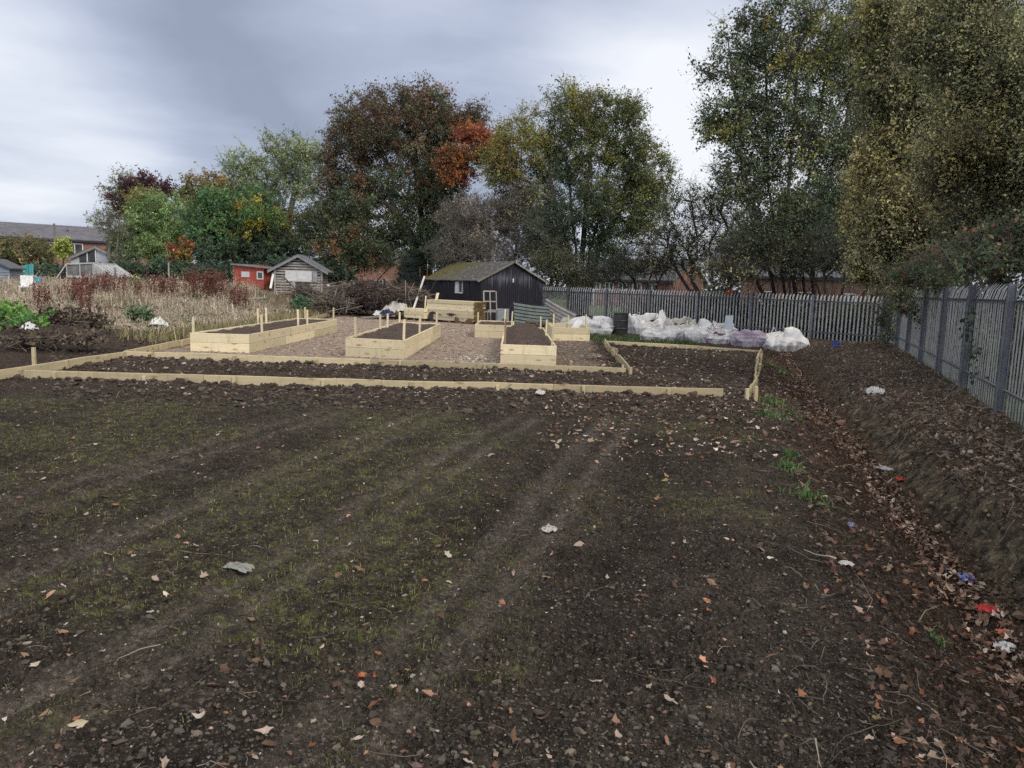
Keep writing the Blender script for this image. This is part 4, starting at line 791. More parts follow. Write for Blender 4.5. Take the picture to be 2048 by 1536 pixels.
# sheets heaped by the brush pile
def crumpled(name, label, cat, p, sx, sy, hgt, mt, seed, yaw=0, group=None, edge=.25, freq=2.2):
    """a crumpled sheet: a two sided irregular patch lifted into ridges"""
    n = 26; u, v = np.meshgrid(np.linspace(-1, 1, n), np.linspace(-1, 1, n)); u, v = u.ravel(), v.ravel(); a = np.arctan2(v, u); rg = np.random.default_rng(seed); o_ = rg.uniform(0, 40)
    k = 1 + edge * noise2(np.cos(a) * 1.7 + o_, np.sin(a) * 1.7, seed); sq = np.maximum(np.abs(u), np.abs(v)) / (np.hypot(u, v) + 1e-6); k = k * (sq * .45 + .55)
    x, y = u * k * sx / 2, v * k * sy / 2; q = (1 - np.abs(noise2(u * freq + o_, v * freq, seed + 1)) * 2.0); q2 = 1 - np.abs(noise2(u * freq * 2.3 + o_, v * freq * 2.3, seed + 2)) * 2
    z = hgt * np.clip(.45 * q + .28 * q2 + .25 + .3 * noise2(u * 1.2 + o_, v * 1.2, seed + 3), .02, 2) * (1 - .55 * np.maximum(np.abs(u), np.abs(v)) ** 3)
    x, y = x + .12 * sx * noise2(u * 2 + o_, v * 2, seed + 5) , y + .12 * sy * noise2(u * 2, v * 2 + o_, seed + 6)
    X = x * math.cos(yaw) - y * math.sin(yaw); Y = x * math.sin(yaw) + y * math.cos(yaw); V = np.stack([X, Y, z], 1) + np.array(p); V2 = V - np.array([0, 0, max(.0015, hgt * .02)])
    i = np.arange(n - 1)[:, None] * n + np.arange(n - 1)[None]; Q = np.stack([i, i + 1, i + n + 1, i + n], -1).reshape(-1, 4); N = n * n; bd = [(k, k + 1) for k in range(n - 1)] + [(N - n + k + 1, N - n + k) for k in range(n - 1)] + [((k + 1) * n, k * n) for k in range(n - 1)] + [(k * n + n - 1, (k + 1) * n + n - 1) for k in range(n - 1)]
    o = build(name, np.vstack([V, V2]), [np.vstack([Q, Q[:, ::-1] + N, np.array([(c, a_, a_ + N, c + N) for a_, c in bd])])], mt, None, origin=np.array(p), smooth=True); tag(o, label, cat, group); return o
plast = lambda nm, c, r=.4: noise_mat(nm, [(.3, tuple(np.array(c) * .8)), (.7, c)], 5, rough=r)
p = onto(at(790, 622, .1)[:2]); p = np.array([*atY(790, 616, 36.5)[:2], .1])
crumpled('tarpaulin', 'grey white tarpaulin heaped between the brush pile and the planks', 'tarpaulin', p + [0, .5, .12], 1.25, 1.1, .62, plast('grey_tarpaulin', (.42, .4, .36)), 51, .1)
crumpled('plastic_sack', 'pale sack lying at the left end of the grey tarpaulin heap', 'sack', np.array([*atY(758, 618, 36.2)[:2], .1]), .5, .5, .36, plast('pale_sack', (.55, .56, .54)), 52)
crumpled('plastic_sack', 'dark blue sack lying under the edge of the grey tarpaulin heap', 'sack', np.array([*atY(774, 618, 36)[:2], .06]), .6, .6, .5, plast('blue_sack', (.03, .04, .09)), 53)
t = thing('grey_plank', atY(740, 624, 35), 'long weathered plank lying in front of the tarpaulin heap', 'plank'); board('board', (*atY(722, 625, 35.4)[:2], .06), (*atY(790, 619, 36)[:2], .16), .06, .2, M['grey_timber'], t)

# ------------------------------------------------------------------ huts and the greenhouse among the grass
def local(c, yaw):
    u = np.array([math.cos(yaw), math.sin(yaw), 0]); v = np.array([-math.sin(yaw), math.cos(yaw), 0]); c = np.array(c, float)
    return (lambda x, y, z: c + u * x + v * y + np.array([0, 0, z])), u, v, np.stack([u, v, np.array([0, 0, 1.0])], 1)

def grey_shed():
    c = atY(597, 590, 45); c[2] = gz(c[0], 46) - .1; L, u, v, R = local(c, .12); t = thing('grey_shed', c, 'weathered grey shed of gappy horizontal boards with a boarded up front', 'shed'); w, dp, ev = 2.72, 2.6, 1.62 + (1.8 - c[2] - 1.8) + .62; top = atY(603, 512, 45)[2] - c[2]; ev = atY(600, 538, 45)[2] - c[2]; rg = np.random.default_rng(6)
    mb = MB(); n = int(ev / .155)
    for k in range(n + 7):
        z = k * .155; hw = w / 2 if z + .15 < ev else max(.0, (w / 2) * (top - z - .12) / (top - ev))
        if hw < .1: break
        m = int(rg.random() * 2); cuts = [-hw, hw]; q = [(-hw, hw)]
        for a, e in q: P = [L(a, -.02 + .004 * rg.normal(), z + rg.normal(0, .008)), L(e, -.02 + .004 * rg.normal(), z + rg.normal(0, .008)), L(e, .005, z + .105 + rg.normal(0, .015)), L(a, .005, z + .105 + rg.normal(0, .015))]; mb.prism(P, v * .02)
    mg = noise_mat('silvered_boards', [(.25, (.09, .08, .072)), (.5, (.24, .225, .21)), (.75, (.38, .365, .35))], 3, (1.2, 1.2, 9), .9, .15, bmp=.3)
    mb.out('front_boards', mg, t)
    mb = MB(); mb.prism([L(-w / 2, .06, 0), L(w / 2, .06, 0), L(w / 2, .06, ev - .05), L(0, .06, top - .1), L(-w / 2, .06, ev - .05)], v * dp); mb.out('wall', noise_mat('dark_shed_lining', [(.3, (.02, .018, .016)), (.7, (.05, .045, .04))], 4), t)
    mb = MB(); 
    for k in range(int(ev / .155)):
        for x in (-w / 2 - .02, w / 2): mb.box(L(x + .01, dp / 2 + .06, k * .155 + .06), (.02, dp, .125), R)
    mb.out('side_boards', mg, t)
    for s in (-1, 1):
        mb = MB(); d = unit(np.array([s * w / 2, 0, ev - top])); e = (math.hypot(w / 2, ev - top) + .42); a = L(0, -.22, top + .05); q = a + u * d[0] * e + np.array([0, 0, d[2] * e]); mb.prism([a, q, q + v * (dp + .5), a + v * (dp + .5)], (0, 0, .05)); mb.out('roof', noise_mat('grey_felt', [(.3, (.1, .105, .12)), (.7, (.17, .175, .19))], 3, rough=.9), t)
        mb = MB(); mb.prism([a - [0, 0, .005] + v * -.025, q - [0, 0, .005] + v * -.025, q + v * -.025 - [0, 0, .14], a + v * -.025 - [0, 0, .14]], v * .02); mb.out('bargeboard', noise_mat('grey_bargeboard', [(.3, (.14, .145, .16)), (.7, (.22, .225, .24))], 3), t)
    for x in (-w / 2 + .02, w / 2 - .02): mb = MB(); mb.box(L(x, -.035, ev / 2), (.1, .03, ev), R); mb.out('corner_post', M['pale_timber'], t)
    mb = MB(); mb.box(L(.02, -.05, ev - .42), (1.52, .03, .62), R); mb.out('window_board', noise_mat('pale_ply', [(.3, (.4, .4, .41)), (.7, (.55, .55, .56))], 2, (1, 1, 4)), t)
    mb = MB(); mb.box(L(.95, -.045, ev - .4), (.28, .03, .66), R); mb.out('shutter', noise_mat('grey_shutter', [(.3, (.2, .2, .21)), (.7, (.28, .28, .29))], 2), t)
    mb = MB(); mb.box(L(.26, -.04, ev - 1.15), (.78, .03, .78), R); mb.out('door_panel', noise_mat('dark_panel', [(.3, (.03, .027, .025)), (.7, (.06, .055, .05))], 2), t)  # dark sheet painted as the shade inside the open doorway
    mb = MB(); mb.box(L(-.3, -.055, ev - 1.0), (.24, .03, .6), R); mb.out('loose_board', M['pale_timber'], t)
    return t
grey_shed()
t = thing('white_plank', atY(541, 575, 44.3), 'white plank leaning against the left corner of the weathered grey shed', 'plank'); a, c = atY(541, 577, 44.2), atY(547, 546, 44.9); board('board', a, c, .03, .13, M['white_timber'], t)

def red_hut():
    c = atY(498, 578, 47); c[2] = gz(c[0], 48) - .1; L, u, v, R = local(c, -.22); t = thing('red_hut', c, 'red painted hut with a sloping roof standing in tall dry grass', 'hut'); zl, zr = atY(470, 530, 47)[2] - c[2], atY(530, 537, 47)[2] - c[2]; w, dp = 2.05, 2.2
    mr = noise_mat('faded_red_paint', [(.3, (.24, .05, .035)), (.7, (.36, .085, .06))], 2.5, (3, 3, 1), .8); mb = MB(); mb.prism([L(-w / 2, 0, 0), L(w / 2, 0, 0), L(w / 2, 0, zr), L(-w / 2, 0, zl)], v * dp); mb.out('wall', mr, t)
    mb = MB(); mb.prism([L(-w / 2 - .12, -.18, zl + .01), L(w / 2 + .45, -.18, zr - .02), L(w / 2 + .45, -.18, zr + .06), L(-w / 2 - .12, -.18, zl + .09)], v * (dp + .36)); mb.out('roof', noise_mat('grey_sheet_roof', [(.3, (.1, .1, .11)), (.7, (.22, .22, .23))], 3), t)
    mb = MB(); mb.box(L(-.22, -.02, zl - .55), (.55, .03, .34), R); mb.out('window', noise_mat('pale_panel', [(.3, (.4, .39, .4)), (.7, (.52, .51, .52))], 2), t)
    mb = MB(); 
    for a, s in (((.78, zl - .38), (.42, .05)), ((.78, zl - .8), (.42, .05)), ((.59, zl - .59), (.04, .37)), ((.97, zl - .59), (.04, .37))): mb.box(L(a[0], -.02, a[1]), (s[0], .05, s[1]), R)
    wn = mb.out('window_frame', M['white_paint'], t); mb = MB(); mb.box(L(.78, -.012, zl - .59), (.34, .015, .37), R); mb.out('pane', M['glass'], t)
    mb = MB(); mb.box(L(.62, .5, zr + .14), (.5, .4, .1), R); mb.out('roof_box', mr, t)
    for k in range(9): mb = MB(); mb.box(L(-w / 2 - .03, .05, zl - .12 - k * .22), (.09, .09, .14), R); mb.out('quoin', M['pale_timber'], t) if k < 6 else None
    return t
red_hut()

def greenhouse():
    Y = 44; a, b2 = atY(133, 528, Y), atY(186, 526, Y); c = (a + b2) / 2; c[2] = gz(c[0], Y) - .1; t = thing('greenhouse', c, 'small old greenhouse with whitened sloping panes, sunk in the dry grass', 'greenhouse'); m = M['white_paint']; zt = b2[2]; e0, e1 = atY(100, 566, Y - .4), atY(221, 553, Y - .4); zg = c[2]
    mp = noise_mat('whitened_glass', [(.3, (.3, .32, .34)), (.7, (.52, .54, .57))], 2, (1, 4, 1), .3); md = noise_mat('greenish_glass', [(.3, (.08, .09, .085)), (.7, (.2, .21, .2))], 2, rough=.15)
    D = np.array([0, 2.4, 0]); A, B, E0, E1 = a, b2, np.array([e0[0], Y - .1, e0[2]]), np.array([e1[0], Y - .1, e1[2]]); A[1] = B[1] = Y
    fr = MB()
    for o in (np.zeros(3), D):
        fr.bar(A + o, B + o, .07, .07); fr.bar(A + o, E0 + o, .06, .06); fr.bar(B + o, E1 + o, .06, .06); fr.bar(E0 + o, (E0[0], E0[1] + o[1], zg), .06, .06); fr.bar(E1 + o, (E1[0], E1[1] + o[1], zg), .06, .06)
        for f in (.0, .5, 1.0): P = A + (B - A) * f + o; fr.bar(P - [0, 0, .05], (P[0], P[1], zg), .05, .05)
    for P in (A, B, E0, E1): fr.bar(P, P + D, .06, .06)
    for f in (.2, .4, .6, .8): fr.bar(B + D * f + [0, 0, .015], E1 + D * f + [0, 0, .015], .035, .03); fr.bar(A + D * f, E0 + D * f, .035, .03)
    z2 = zt - .8; fr.bar((A[0], Y - .03, z2), (B[0], Y - .03, z2), .05, .12); fr.out('frame', noise_mat('dull_white_frame', [(.3, (.3, .3, .3)), (.7, (.45, .45, .45))], 6), t)
    for q, nm, mm in (([B, E1, E1 + D, B + D], 'roof_pane', mp), ([A, E0, E0 + D, A + D], 'roof_pane', md)):
        mb = MB(); mb.prism([p - [0, 0, .035] for p in q], (0, 0, -.006)); mb.out(nm, mm, t)
    mb = MB(); mb.prism([A + [0, .04, -.05], B + [0, .04, -.05], [B[0], Y + .04, zg], [A[0], Y + .04, zg]], (0, .006, 0)); mb.out('front_pane', md, t); mb = MB(); mb.prism([A + D + [0, -.04, 0], B + D + [0, -.04, 0], [B[0], Y + 2.36, zg], [A[0], Y + 2.36, zg]], (0, -.006, 0)); mb.out('back_pane', mp, t); return t
greenhouse()
t = thing('open_cloche', atY(222, 550, 46), 'thin white open frame standing just right of the greenhouse roof', 'frame'); mb = MB(); q = [atY(205, 538, 46), atY(222, 538, 46), atY(222, 556, 46)]; mb.bar(q[0], q[1], .06, .06); mb.bar(q[1] - [0, 0, .04], (q[2][0], 46, .6), .06, .06); mb.bar(q[0] - [0, 0, .04], (q[0][0], 46, .6), .06, .06); mb.out('frame', M['white_paint'], t)

def slat_shed():
    c = atY(-16, 585, 40); c[2] = gz(c[0], 41) - .1; L, u, v, R = local(c, .3); t = thing('blue_grey_shed', c, 'blue grey shiplap shed cut off by the left edge of the photo', 'shed'); zt = atY(14, 536, 40)[2] - c[2]; zr = atY(-10, 519, 40)[2] - c[2]; w = 1.7; mm = noise_mat('blue_grey_stain', [(.3, (.12, .145, .18)), (.7, (.2, .23, .27))], 3, (1, 1, 8)); mb = MB()
    for k in range(int(zt / .14)): mb.prism([L(-w / 2, -.02, k * .14), L(w / 2, -.02, k * .14), L(w / 2, .005, k * .14 + .135), L(-w / 2, .005, k * .14 + .135)], v * .03)
    mb.prism([L(-w / 2, .04, 0), L(w / 2, .04, 0), L(w / 2, .04, zt), L(0, .04, zr - .05), L(-w / 2, .04, zt)], v * 2.2); mb.out('wall', mm, t)
    for s in (-1, 1):
        mb = MB(); a, q = L(0, -.15, zr), L(s * (w / 2 + .12), -.15, zt - .06); mb.prism([a, q, q + v * 2.6, a + v * 2.6], (0, 0, .06)); mb.out('roof', noise_mat('dark_felt', [(.3, (.07, .08, .09)), (.7, (.12, .13, .15))], 3), t)
    return t
slat_shed()
def sheeting(name, label, cat, px0, px1, py0, py1, Y, mt, group=None):
    """hung netting or sheet: a wavy upright skin with real thickness"""
    P0, P1 = atY(px0, py0, Y), atY(px1, py0, Y + .6); zb = gz(P0[0], Y); n = 26; u = np.linspace(0, 1, n); o = .1 * np.sin(u * 19) + .06 * np.sin(u * 41); V = []
    for th in (0, .02):
        for k in range(n): p = P0 + (P1 - P0) * u[k]; V += [(p[0], p[1] + o[k] + th, zb - .05), (p[0], p[1] + o[k] * .6 + th, p[2] + .05 * math.sin(u[k] * 9))]
    N = 2 * n; Fq = [(2 * k, 2 * k + 2, 2 * k + 3, 2 * k + 1) for k in range(n - 1)]; Fc = Fq + [tuple(i + N for i in f[::-1]) for f in Fq] + [(2 * k + 1, 2 * k + 3, 2 * k + 3 + N, 2 * k + 1 + N) for k in range(n - 1)] + [(0, 1, 1 + N, N), (2 * n - 1, 2 * n - 2, 2 * n - 2 + N, 2 * n - 1 + N)]
    o = build(name, V, Fc, mt, None, origin=np.array([P0[0], P0[1], zb])); return tag(o, label, cat, group)
sheeting('netting', 'turquoise netting hung behind the blue grey shed', 'netting', 14, 66, 530, 560, 45, noise_mat('turquoise_netting', [(.3, (.03, .2, .22)), (.7, (.08, .34, .35))], 3))

# small things by the left shed
def chair(label, c, yaw):
    L, u, v, R = local(c, yaw); t = thing('garden_chair', c, label, 'chair'); m = M['white_paint']; mb = MB(); mb.box(L(0, 0, .42), (.5, .48, .04), R); mb.out('seat', m, t); mb = MB(); mb.box(L(0, .25, .68), (.5, .04, .5), R); mb.out('backrest', m, t)
    for x in (-.22, .22):
        for y in (-.2, .2): mb = MB(); mb.bar(L(x, y, 0), L(x, y, .4), .05, .05, upv=(0, 1, 0)); mb.out('leg', m, t)
    return t
c = atY(52, 572, 35); c[2] = gz(c[0], 35) - .1; chair('white garden chair standing in the dry grass by the blue grey shed', c, .4)
def bucket(name, label, p, r, h, c, cat='bucket'):
    mb = MB(); lathe(mb, p, [(r * .8, 0), (r, h), (r * 1.06, h), (r * 1.06, h - .02), (r * .96, h - .01), (r * .76, .03), (.01, .03)], 20); o = mb.out(name, plast(name + '_plastic', c), None, origin=np.array(p)); return tag(o, label, cat)
p = atY(76, 566, 40); bucket('bucket', 'bright blue bucket raised in the weeds beside the garden chair', p, .2, .3, (.04, .38, .6))
mb = MB(); mb.bar(atY(76, 566, 40.02) - [0, 0, .02], (atY(76, 566, 40)[0], 40.02, gz(-25, 40) - .1), .5, .5, upv=(0, 1, 0)); o = mb.out('crate', M['grey_timber'], None, origin=atY(76, 566, 40) - [0, 0, .4]); tag(o, 'grey crate in the weeds under the bright blue bucket', 'crate')
def stick(name, label, a, c, Y0, Y1, w, mt, cat='post'):
    p, q = atY(*a, Y0), atY(*c, Y1); p[2] = min(p[2], gz(p[0], p[1])) - .1 if name in ('wooden_post', 'utility_pole') else p[2]; mb = MB(); mb.tube([p, (p + q) / 2, q], [w, w, w * .85], 8); o = mb.out(name, M[mt], None, origin=p, smooth=False); return tag(o, label, cat)
stick('utility_pole', 'slim grey pole rising in front of the roof of the brick terrace', (111, 530), (108, 447), 70, 70, .11, 'grey_timber', 'pole')
stick('wooden_post', 'pale upright post just right of the greenhouse', (230, 575), (230, 535), 43, 43, .07, 'pale_timber')
stick('wooden_post', 'thin pale post in front of the dark hedge, left of the red hut', (338, 556), (337, 525), 46, 46, .045, 'pale_timber')
stick('wooden_post', 'short white stump in the dry grass behind the heap of greenery', (74, 608), (73, 592), 33, 33, .05, 'white_paint')
stick('wooden_rail', 'grey rail lying level across the dry grass in front of the red hut', (485, 598), (533, 596), 36, 36.5, .045, 'pale_timber', 'rail')
stick('wooden_rail', 'pale rail slanting down in the grass left of the greenhouse', (64, 550), (96, 566), 42, 42, .05, 'pale_timber', 'rail')
stick('wooden_post', 'rusty post standing in front of the weathered grey shed', (570, 600), (570, 566), 42, 42, .04, 'timber_dark')
crumpled('white_rag', 'white rag lying at the edge of the dry grass left of the beds', 'rag', onto(at(317, 658, .05)[:2]) + [0, 0, .02], .5, .5, .42, plast('white_rag', (.7, .7, .7)), 61)
crumpled('white_rag', 'flat white scrap near the rag at the edge of the dry grass', 'rag', onto(at(248, 655, .05)[:2]) + [0, 0, .03], .5, .4, .12, plast('white_scrap', (.65, .65, .66)), 62)
crumpled('white_sack', 'white sack half buried in the heap of cut greenery', 'sack', at(58, 662, .42), .3, .3, .22, plast('white_sack', (.6, .62, .6)), 63)

# litter on the field and in the ditch
def litter(name, label, cat, px, py, z, sx, sy, h, c, seed, lift=.02):
    p = at(px, py, z); 
    for _ in range(6): p = at(px, py, gs(p[0], p[1]) + lift * .6)
    crumpled(name, label, cat, p, sx, sy, h, plast(name + '_%s' % cat, tuple(np.array(c) * .72)), seed, rng_l.uniform(0, 3), edge=.2, freq=1.5)
rng_l = np.random.default_rng(4)
litter('rag', 'torn pale grey rag lying flat on the bare field', 'rag', 478, 1138, 0, .2, .09, .045, (.3, .31, .28), 71)
litter('crisp_packet', 'blue and white crisp packet in the leaf filled ditch', 'wrapper', 1934, 1162, -.4, .12, .1, .06, (.18, .24, .6), 72, .04)
litter('wrapper', 'bright red wrapper in the leaves of the ditch', 'wrapper', 1972, 1222, -.4, .13, .07, .05, (.5, .03, .025), 73, .05)
litter('wrapper', 'orange and white wrapper beside the white tissue in the ditch', 'wrapper', 2003, 1268, -.4, .11, .06, .04, (.6, .2, .11), 74, .05)
litter('tissue', 'crumpled white tissue low in the ditch at the right edge', 'tissue', 2010, 1300, -.4, .11, .14, .06, (.75, .77, .78), 75, .05)
litter('blue_scrap', 'small bright blue scrap in the ditch leaves', 'scrap', 1733, 904, -.4, .1, .09, .06, (.03, .14, .55), 76, .05)
litter('wrapper', 'flat greyish white wrapper in the middle of the ditch', 'wrapper', 1770, 940, -.4, .2, .1, .05, (.5, .52, .55), 77, .05)
litter('wrapper', 'small red scrap in the ditch just below the greyish white wrapper', 'wrapper', 1801, 961, -.4, .1, .1, .05, (.45, .04, .03), 78, .05)
litter('paper', 'crumpled white paper on the bank side above the ditch', 'paper', 1751, 788, .0, .3, .22, .14, (.7, .7, .7), 79, .03)
litter('wrapper', 'small blue and white wrapper on the ditch slope', 'wrapper', 1703, 1053, -.1, .08, .06, .04, (.25, .3, .5), 80, .04)
litter('paper', 'scrap of white card among twigs on the ditch slope', 'paper', 1692, 1129, -.1, .09, .06, .03, (.6, .58, .55), 81, .03)
litter('blue_scrap', 'dark blue scrap at the foot of the back fence beyond the white bags', 'scrap', 1672, 697, .1, .4, .3, .25, (.03, .06, .28), 82, .03)
litter('paper', 'scrap of white paper lying against the front plank edging', 'paper', 1081, 789, 0, .24, .16, .09, (.66, .66, .64), 83, .03)
litter('paper', 'small white scrap in the middle of the bare field', 'paper', 1097, 1062, 0, .1, .12, .05, (.5, .48, .45), 84)
p = at(1690, 845, -.3)
for _ in range(5): p = at(1690, 845, gs(p[0], p[1]) + .03)
mb = MB(); a = .4; mb.box(p, (.21, .1, .065), [[math.cos(a), -math.sin(a), 0], [math.sin(a), math.cos(a), 0], [0, 0, 1]]); o = mb.out('brick', noise_mat('loose_brick', [(.3, (.3, .13, .09)), (.7, (.42, .22, .16))], 20, bmp=.3), None, origin=p); tag(o, 'single pinkish brick lying in the bottom of the ditch', 'brick')
def red_rag():
    p = atY(1460, 582, 26.5); Yf = None
    k = (p[0] / p[1]); # on the fence line
    s = np.linspace(0, 24, 400); q = BACK0[None] + s[:, None] * BACKU[None]; i = np.argmin(np.abs(q[:, 0] / q[:, 1] - k)); P = atY(1460, 578, q[i, 1] - .25); mb = MB()
    rg = np.random.default_rng(2); out = [(-.22, -.12), (-.1, -.2), (.02, -.12), (.14, -.06), (.1, .1), (.18, .24), (.1, .3), (.02, .12), (-.1, .0)]; c = P + np.array([0, 0, -.08])
    mb.prism([c + np.array([a, .04 * rg.normal(), e]) for a, e in out], (0, .015, 0)); o = mb.out('red_rag', plast('red_cloth', (.42, .06, .04)), None, origin=P); tag(o, 'torn red rag caught on the points of the back fence', 'rag')
red_rag()

# a few single leaves large enough to point at
def big_leaf(label, px, py, size, c, seed):
    rg = np.random.default_rng(seed); p = at(px, py, 0); b = Batch(); V = 0; p[2] = gs(p[0], p[1]) + .02; leaf_shape(b, np.array([p]), np.array([size]), np.array([c]), rg, .45); o = b.out('fallen_leaf', M['litter'], None, origin=p); tag(o, label, 'leaf', 'large fallen leaves on the bare field')
for k, a in enumerate([('upper leaf of the orange brown cluster in the near moss', 722, 1342, .05, (.42, .15, .07)), ('lower leaf of the orange brown cluster in the near moss', 716, 1357, .05, (.36, .11, .05)), ('right hand leaf of the orange brown cluster in the near moss', 748, 1351, .05, (.34, .12, .06)),
    ('broad pale orange leaf lying flat on dark soil in the near field', 1404, 1326, .06, (.55, .27, .17)), ('pointed red brown leaf just above the broad pale orange one', 1432, 1290, .06, (.33, .12, .06)), ('pale pinkish leaf curled at the bottom of the near field', 530, 1471, .07, (.42, .33, .28)), ('small orange leaf beside the near bottom edge', 625, 1502, .05, (.4, .16, .06)), ('red brown curled leaf on the left of the near field', 124, 1200, .075, (.25, .1, .06)), ('pink leaf left of centre on the near field', 697, 1029, .06, (.5, .27, .2)), ('long tan leaf by the left bottom edge', 160, 1466, .07, (.38, .32, .22))]): big_leaf(*a, 90 + k)
# ------------------------------------------------------------------ trees and shrubs
def grow(stems, att, rng, step, up=.12, wdist=.3):
    """branches: every clump joins the nearest part of the skeleton (short total path preferred), by a bent chain"""
    pos, par, dist, chains = [], [], [], []
    for st in stems:
        st = np.array(st, float); ids = []
        for k, p in enumerate(st): pos.append(p); par.append(ids[-1] if ids else -1); dist.append(0 if not ids else dist[ids[-1]] + np.linalg.norm(p - pos[ids[-1]])); ids.append(len(pos) - 1)
        chains.append(ids)
    base = np.array([s[0] for s in stems]).mean(0); tips = np.array([s[-1] for s in stems])
    order = np.argsort(np.min(np.linalg.norm(att[:, None] - tips[None], axis=2), 1)); cap = len(pos) + len(att) * 24 + 10; A = np.zeros((cap, 3)); A[:len(pos)] = pos; D = np.zeros(cap); D[:len(pos)] = dist; n = len(pos); par = par + [0] * (cap - n); leafnode = []
    low = np.zeros(cap, bool); k0 = 0
    for s in stems:
        low[k0:k0 + max(1, int(len(s) * .45))] = True; k0 += len(s)
    for i in order:
        p = att[i]; v = p - A[:n]; d = np.linalg.norm(v, axis=1); cost = d * (1 + .5 * np.clip(-v[:, 2] / (d + .01), 0, 1)) + wdist * D[:n] + low[:n] * 3; j = int(np.argmin(cost)); L = d[j]; m = min(20, max(1, int(L / step))); ids = [j]; pj = par[j]
        dirp = unit(A[j] - A[pj]) if pj >= 0 else np.array([0, 0, 1.0]); c = A[j] + dirp * L * .42 + np.array([0, 0, up * L]) + rng.normal(0, .05 * L, 3)
        for k in range(1, m + 1):
            t = k / m; q = A[j] * (1 - t) ** 2 + 2 * c * t * (1 - t) + p * t * t + (rng.normal(0, .035 * step, 3) if k < m else 0); A[n] = q; par[n] = ids[-1]; D[n] = D[ids[-1]] + np.linalg.norm(q - A[ids[-1]]); ids.append(n); n += 1
        chains.append(ids); leafnode.append(ids[-1])
    cnt = np.zeros(n); 
    for l in leafnode: cnt[l] += 1
    for k in range(n - 1, -1, -1):
        if par[k] >= 0: cnt[par[k]] += cnt[k]
    return A[:n], par, cnt, chains, leafnode

def lobe(px, py, rx, ry, Y, n, pal, dy=.8, cr=None):
    c = atY(px, py, Y); return dict(c=c, r=np.array([rx / F * Y, rx / F * Y * dy, ry / F * Y]), n=n, pal=pal, cr=cr)

def tree(name, label, cat, base, stems, lobes, seed, trunk_r, leaf=.13, per=70, clump=.6, bark='bark', group=None, twigs=7, twig_r=.008, step=.5, up=.12, tipr=.012, shell=2.2, loc_z=None, var=.25, upbias=.5, bare=0.0, lum=2.15, aspect=.62, wd=.3, droop=0.0):
    rng = np.random.default_rng(seed); base = np.array(base, float); base[2] = gz(base[0], base[1]) - .1 if loc_z is None else loc_z
    t = thing(name, base, label, cat, group); P, C, R_ = [], [], []
    for lb in lobes:
        n = lb['n']; d = unit(rng.normal(size=(n, 3))); r = rng.random(n) ** (1 / shell); p = lb['c'] + d * r[:, None] * lb['r']; P.append(p); C.append(pick(lb['pal'], n, rng, var)); R_.append(np.full(n, lb['cr'] or clump))
    P, C, R_ = np.concatenate(P), np.concatenate(C), np.concatenate(R_); k = P[:, 2] > base[2] + .25; P, C, R_ = P[k], C[k], R_[k]
    A, par, cnt, chains, ln = grow(stems, P, rng, step, up, wd); e = math.log(max(trunk_r / tipr, 1.01)) / math.log(max(cnt.max(), 2)); rad = tipr * np.maximum(cnt, 1) ** e
    tb = Batch(); nst = len(stems)
    for ci, ids in enumerate(chains):
        if len(ids) < 2: continue
        r = rad[ids].copy(); r[0] = min(r[0], r[1] * 1.25) if ci >= nst else r[0] * 1.25; n = 9 if r.max() > .08 else 6 if r.max() > .035 else 4; V, Q = tube(A[ids], r, n); tb.add(V, Q=Q)
    # twigs in every clump
    nodes = P; nt_ = max(1, int(twigs)); P0 = np.repeat(nodes, nt_, 0); sg = np.repeat(R_, nt_)[:, None]; P1 = P0 + np.clip(rng.normal(size=P0.shape), -1.45, 1.45) * sg * .66 + np.array([0, 0, 1]) * sg * (.12 - droop); add_twigs(tb, P0, P1, twig_r, rng)
    tb.out('trunk', M[bark], t, smooth=True)
    lb = Batch(); keep = rng.random(len(nodes)) >= bare; kn = np.where(keep)[0]
    if per > 0 and len(kn):
        m = per; w = rng.integers(0, nt_, (len(kn), m)); ti = kn[:, None] * nt_ + w; f = .2 + .85 * rng.random((len(kn), m, 1))
        Lp = P0[ti] * (1 - f) + P1[ti] * f + np.clip(rng.normal(size=(len(kn), m, 3)), -1.6, 1.6) * R_[kn][:, None, None] * .12; lc = np.repeat(C[kn], m, 0) * lum * np.exp(rng.normal(0, .2, (len(kn) * m, 1))); lc *= 1 + rng.normal(0, .06, lc.shape)
        Lp = Lp.reshape(-1, 3); g = Lp[:, 2] > base[2] + .1; add_leaves(lb, Lp[g], leaf, np.clip(lc[g], .004, .7), rng, upbias, aspect); lb.out('crown', M['leaf'], t)
    return t

def stem(b, pts): return [np.array(b, float)] + [np.array(p, float) for p in pts]
def mstems(b, n, h, spread, rng, k=5):
    b = np.array(b, float); out = []
    for i in range(n):
        a = i * 2 * PI / n + rng.uniform(-.5, .5); s = spread * rng.uniform(.5, 1.1); o = np.array([math.cos(a), math.sin(a), 0]); hh = h * rng.uniform(.75, 1.15)
        out.append([b + o * (.12 + s * (q / k) ** 1.3) + np.array([0, 0, hh * q / k]) + rng.normal(0, .05, 3) * (q > 0) for q in range(k + 1)])
    return out
def gbase(px, Y): p = atY(px, 600, Y); return np.array([p[0], Y, gz(p[0], Y) - .1])

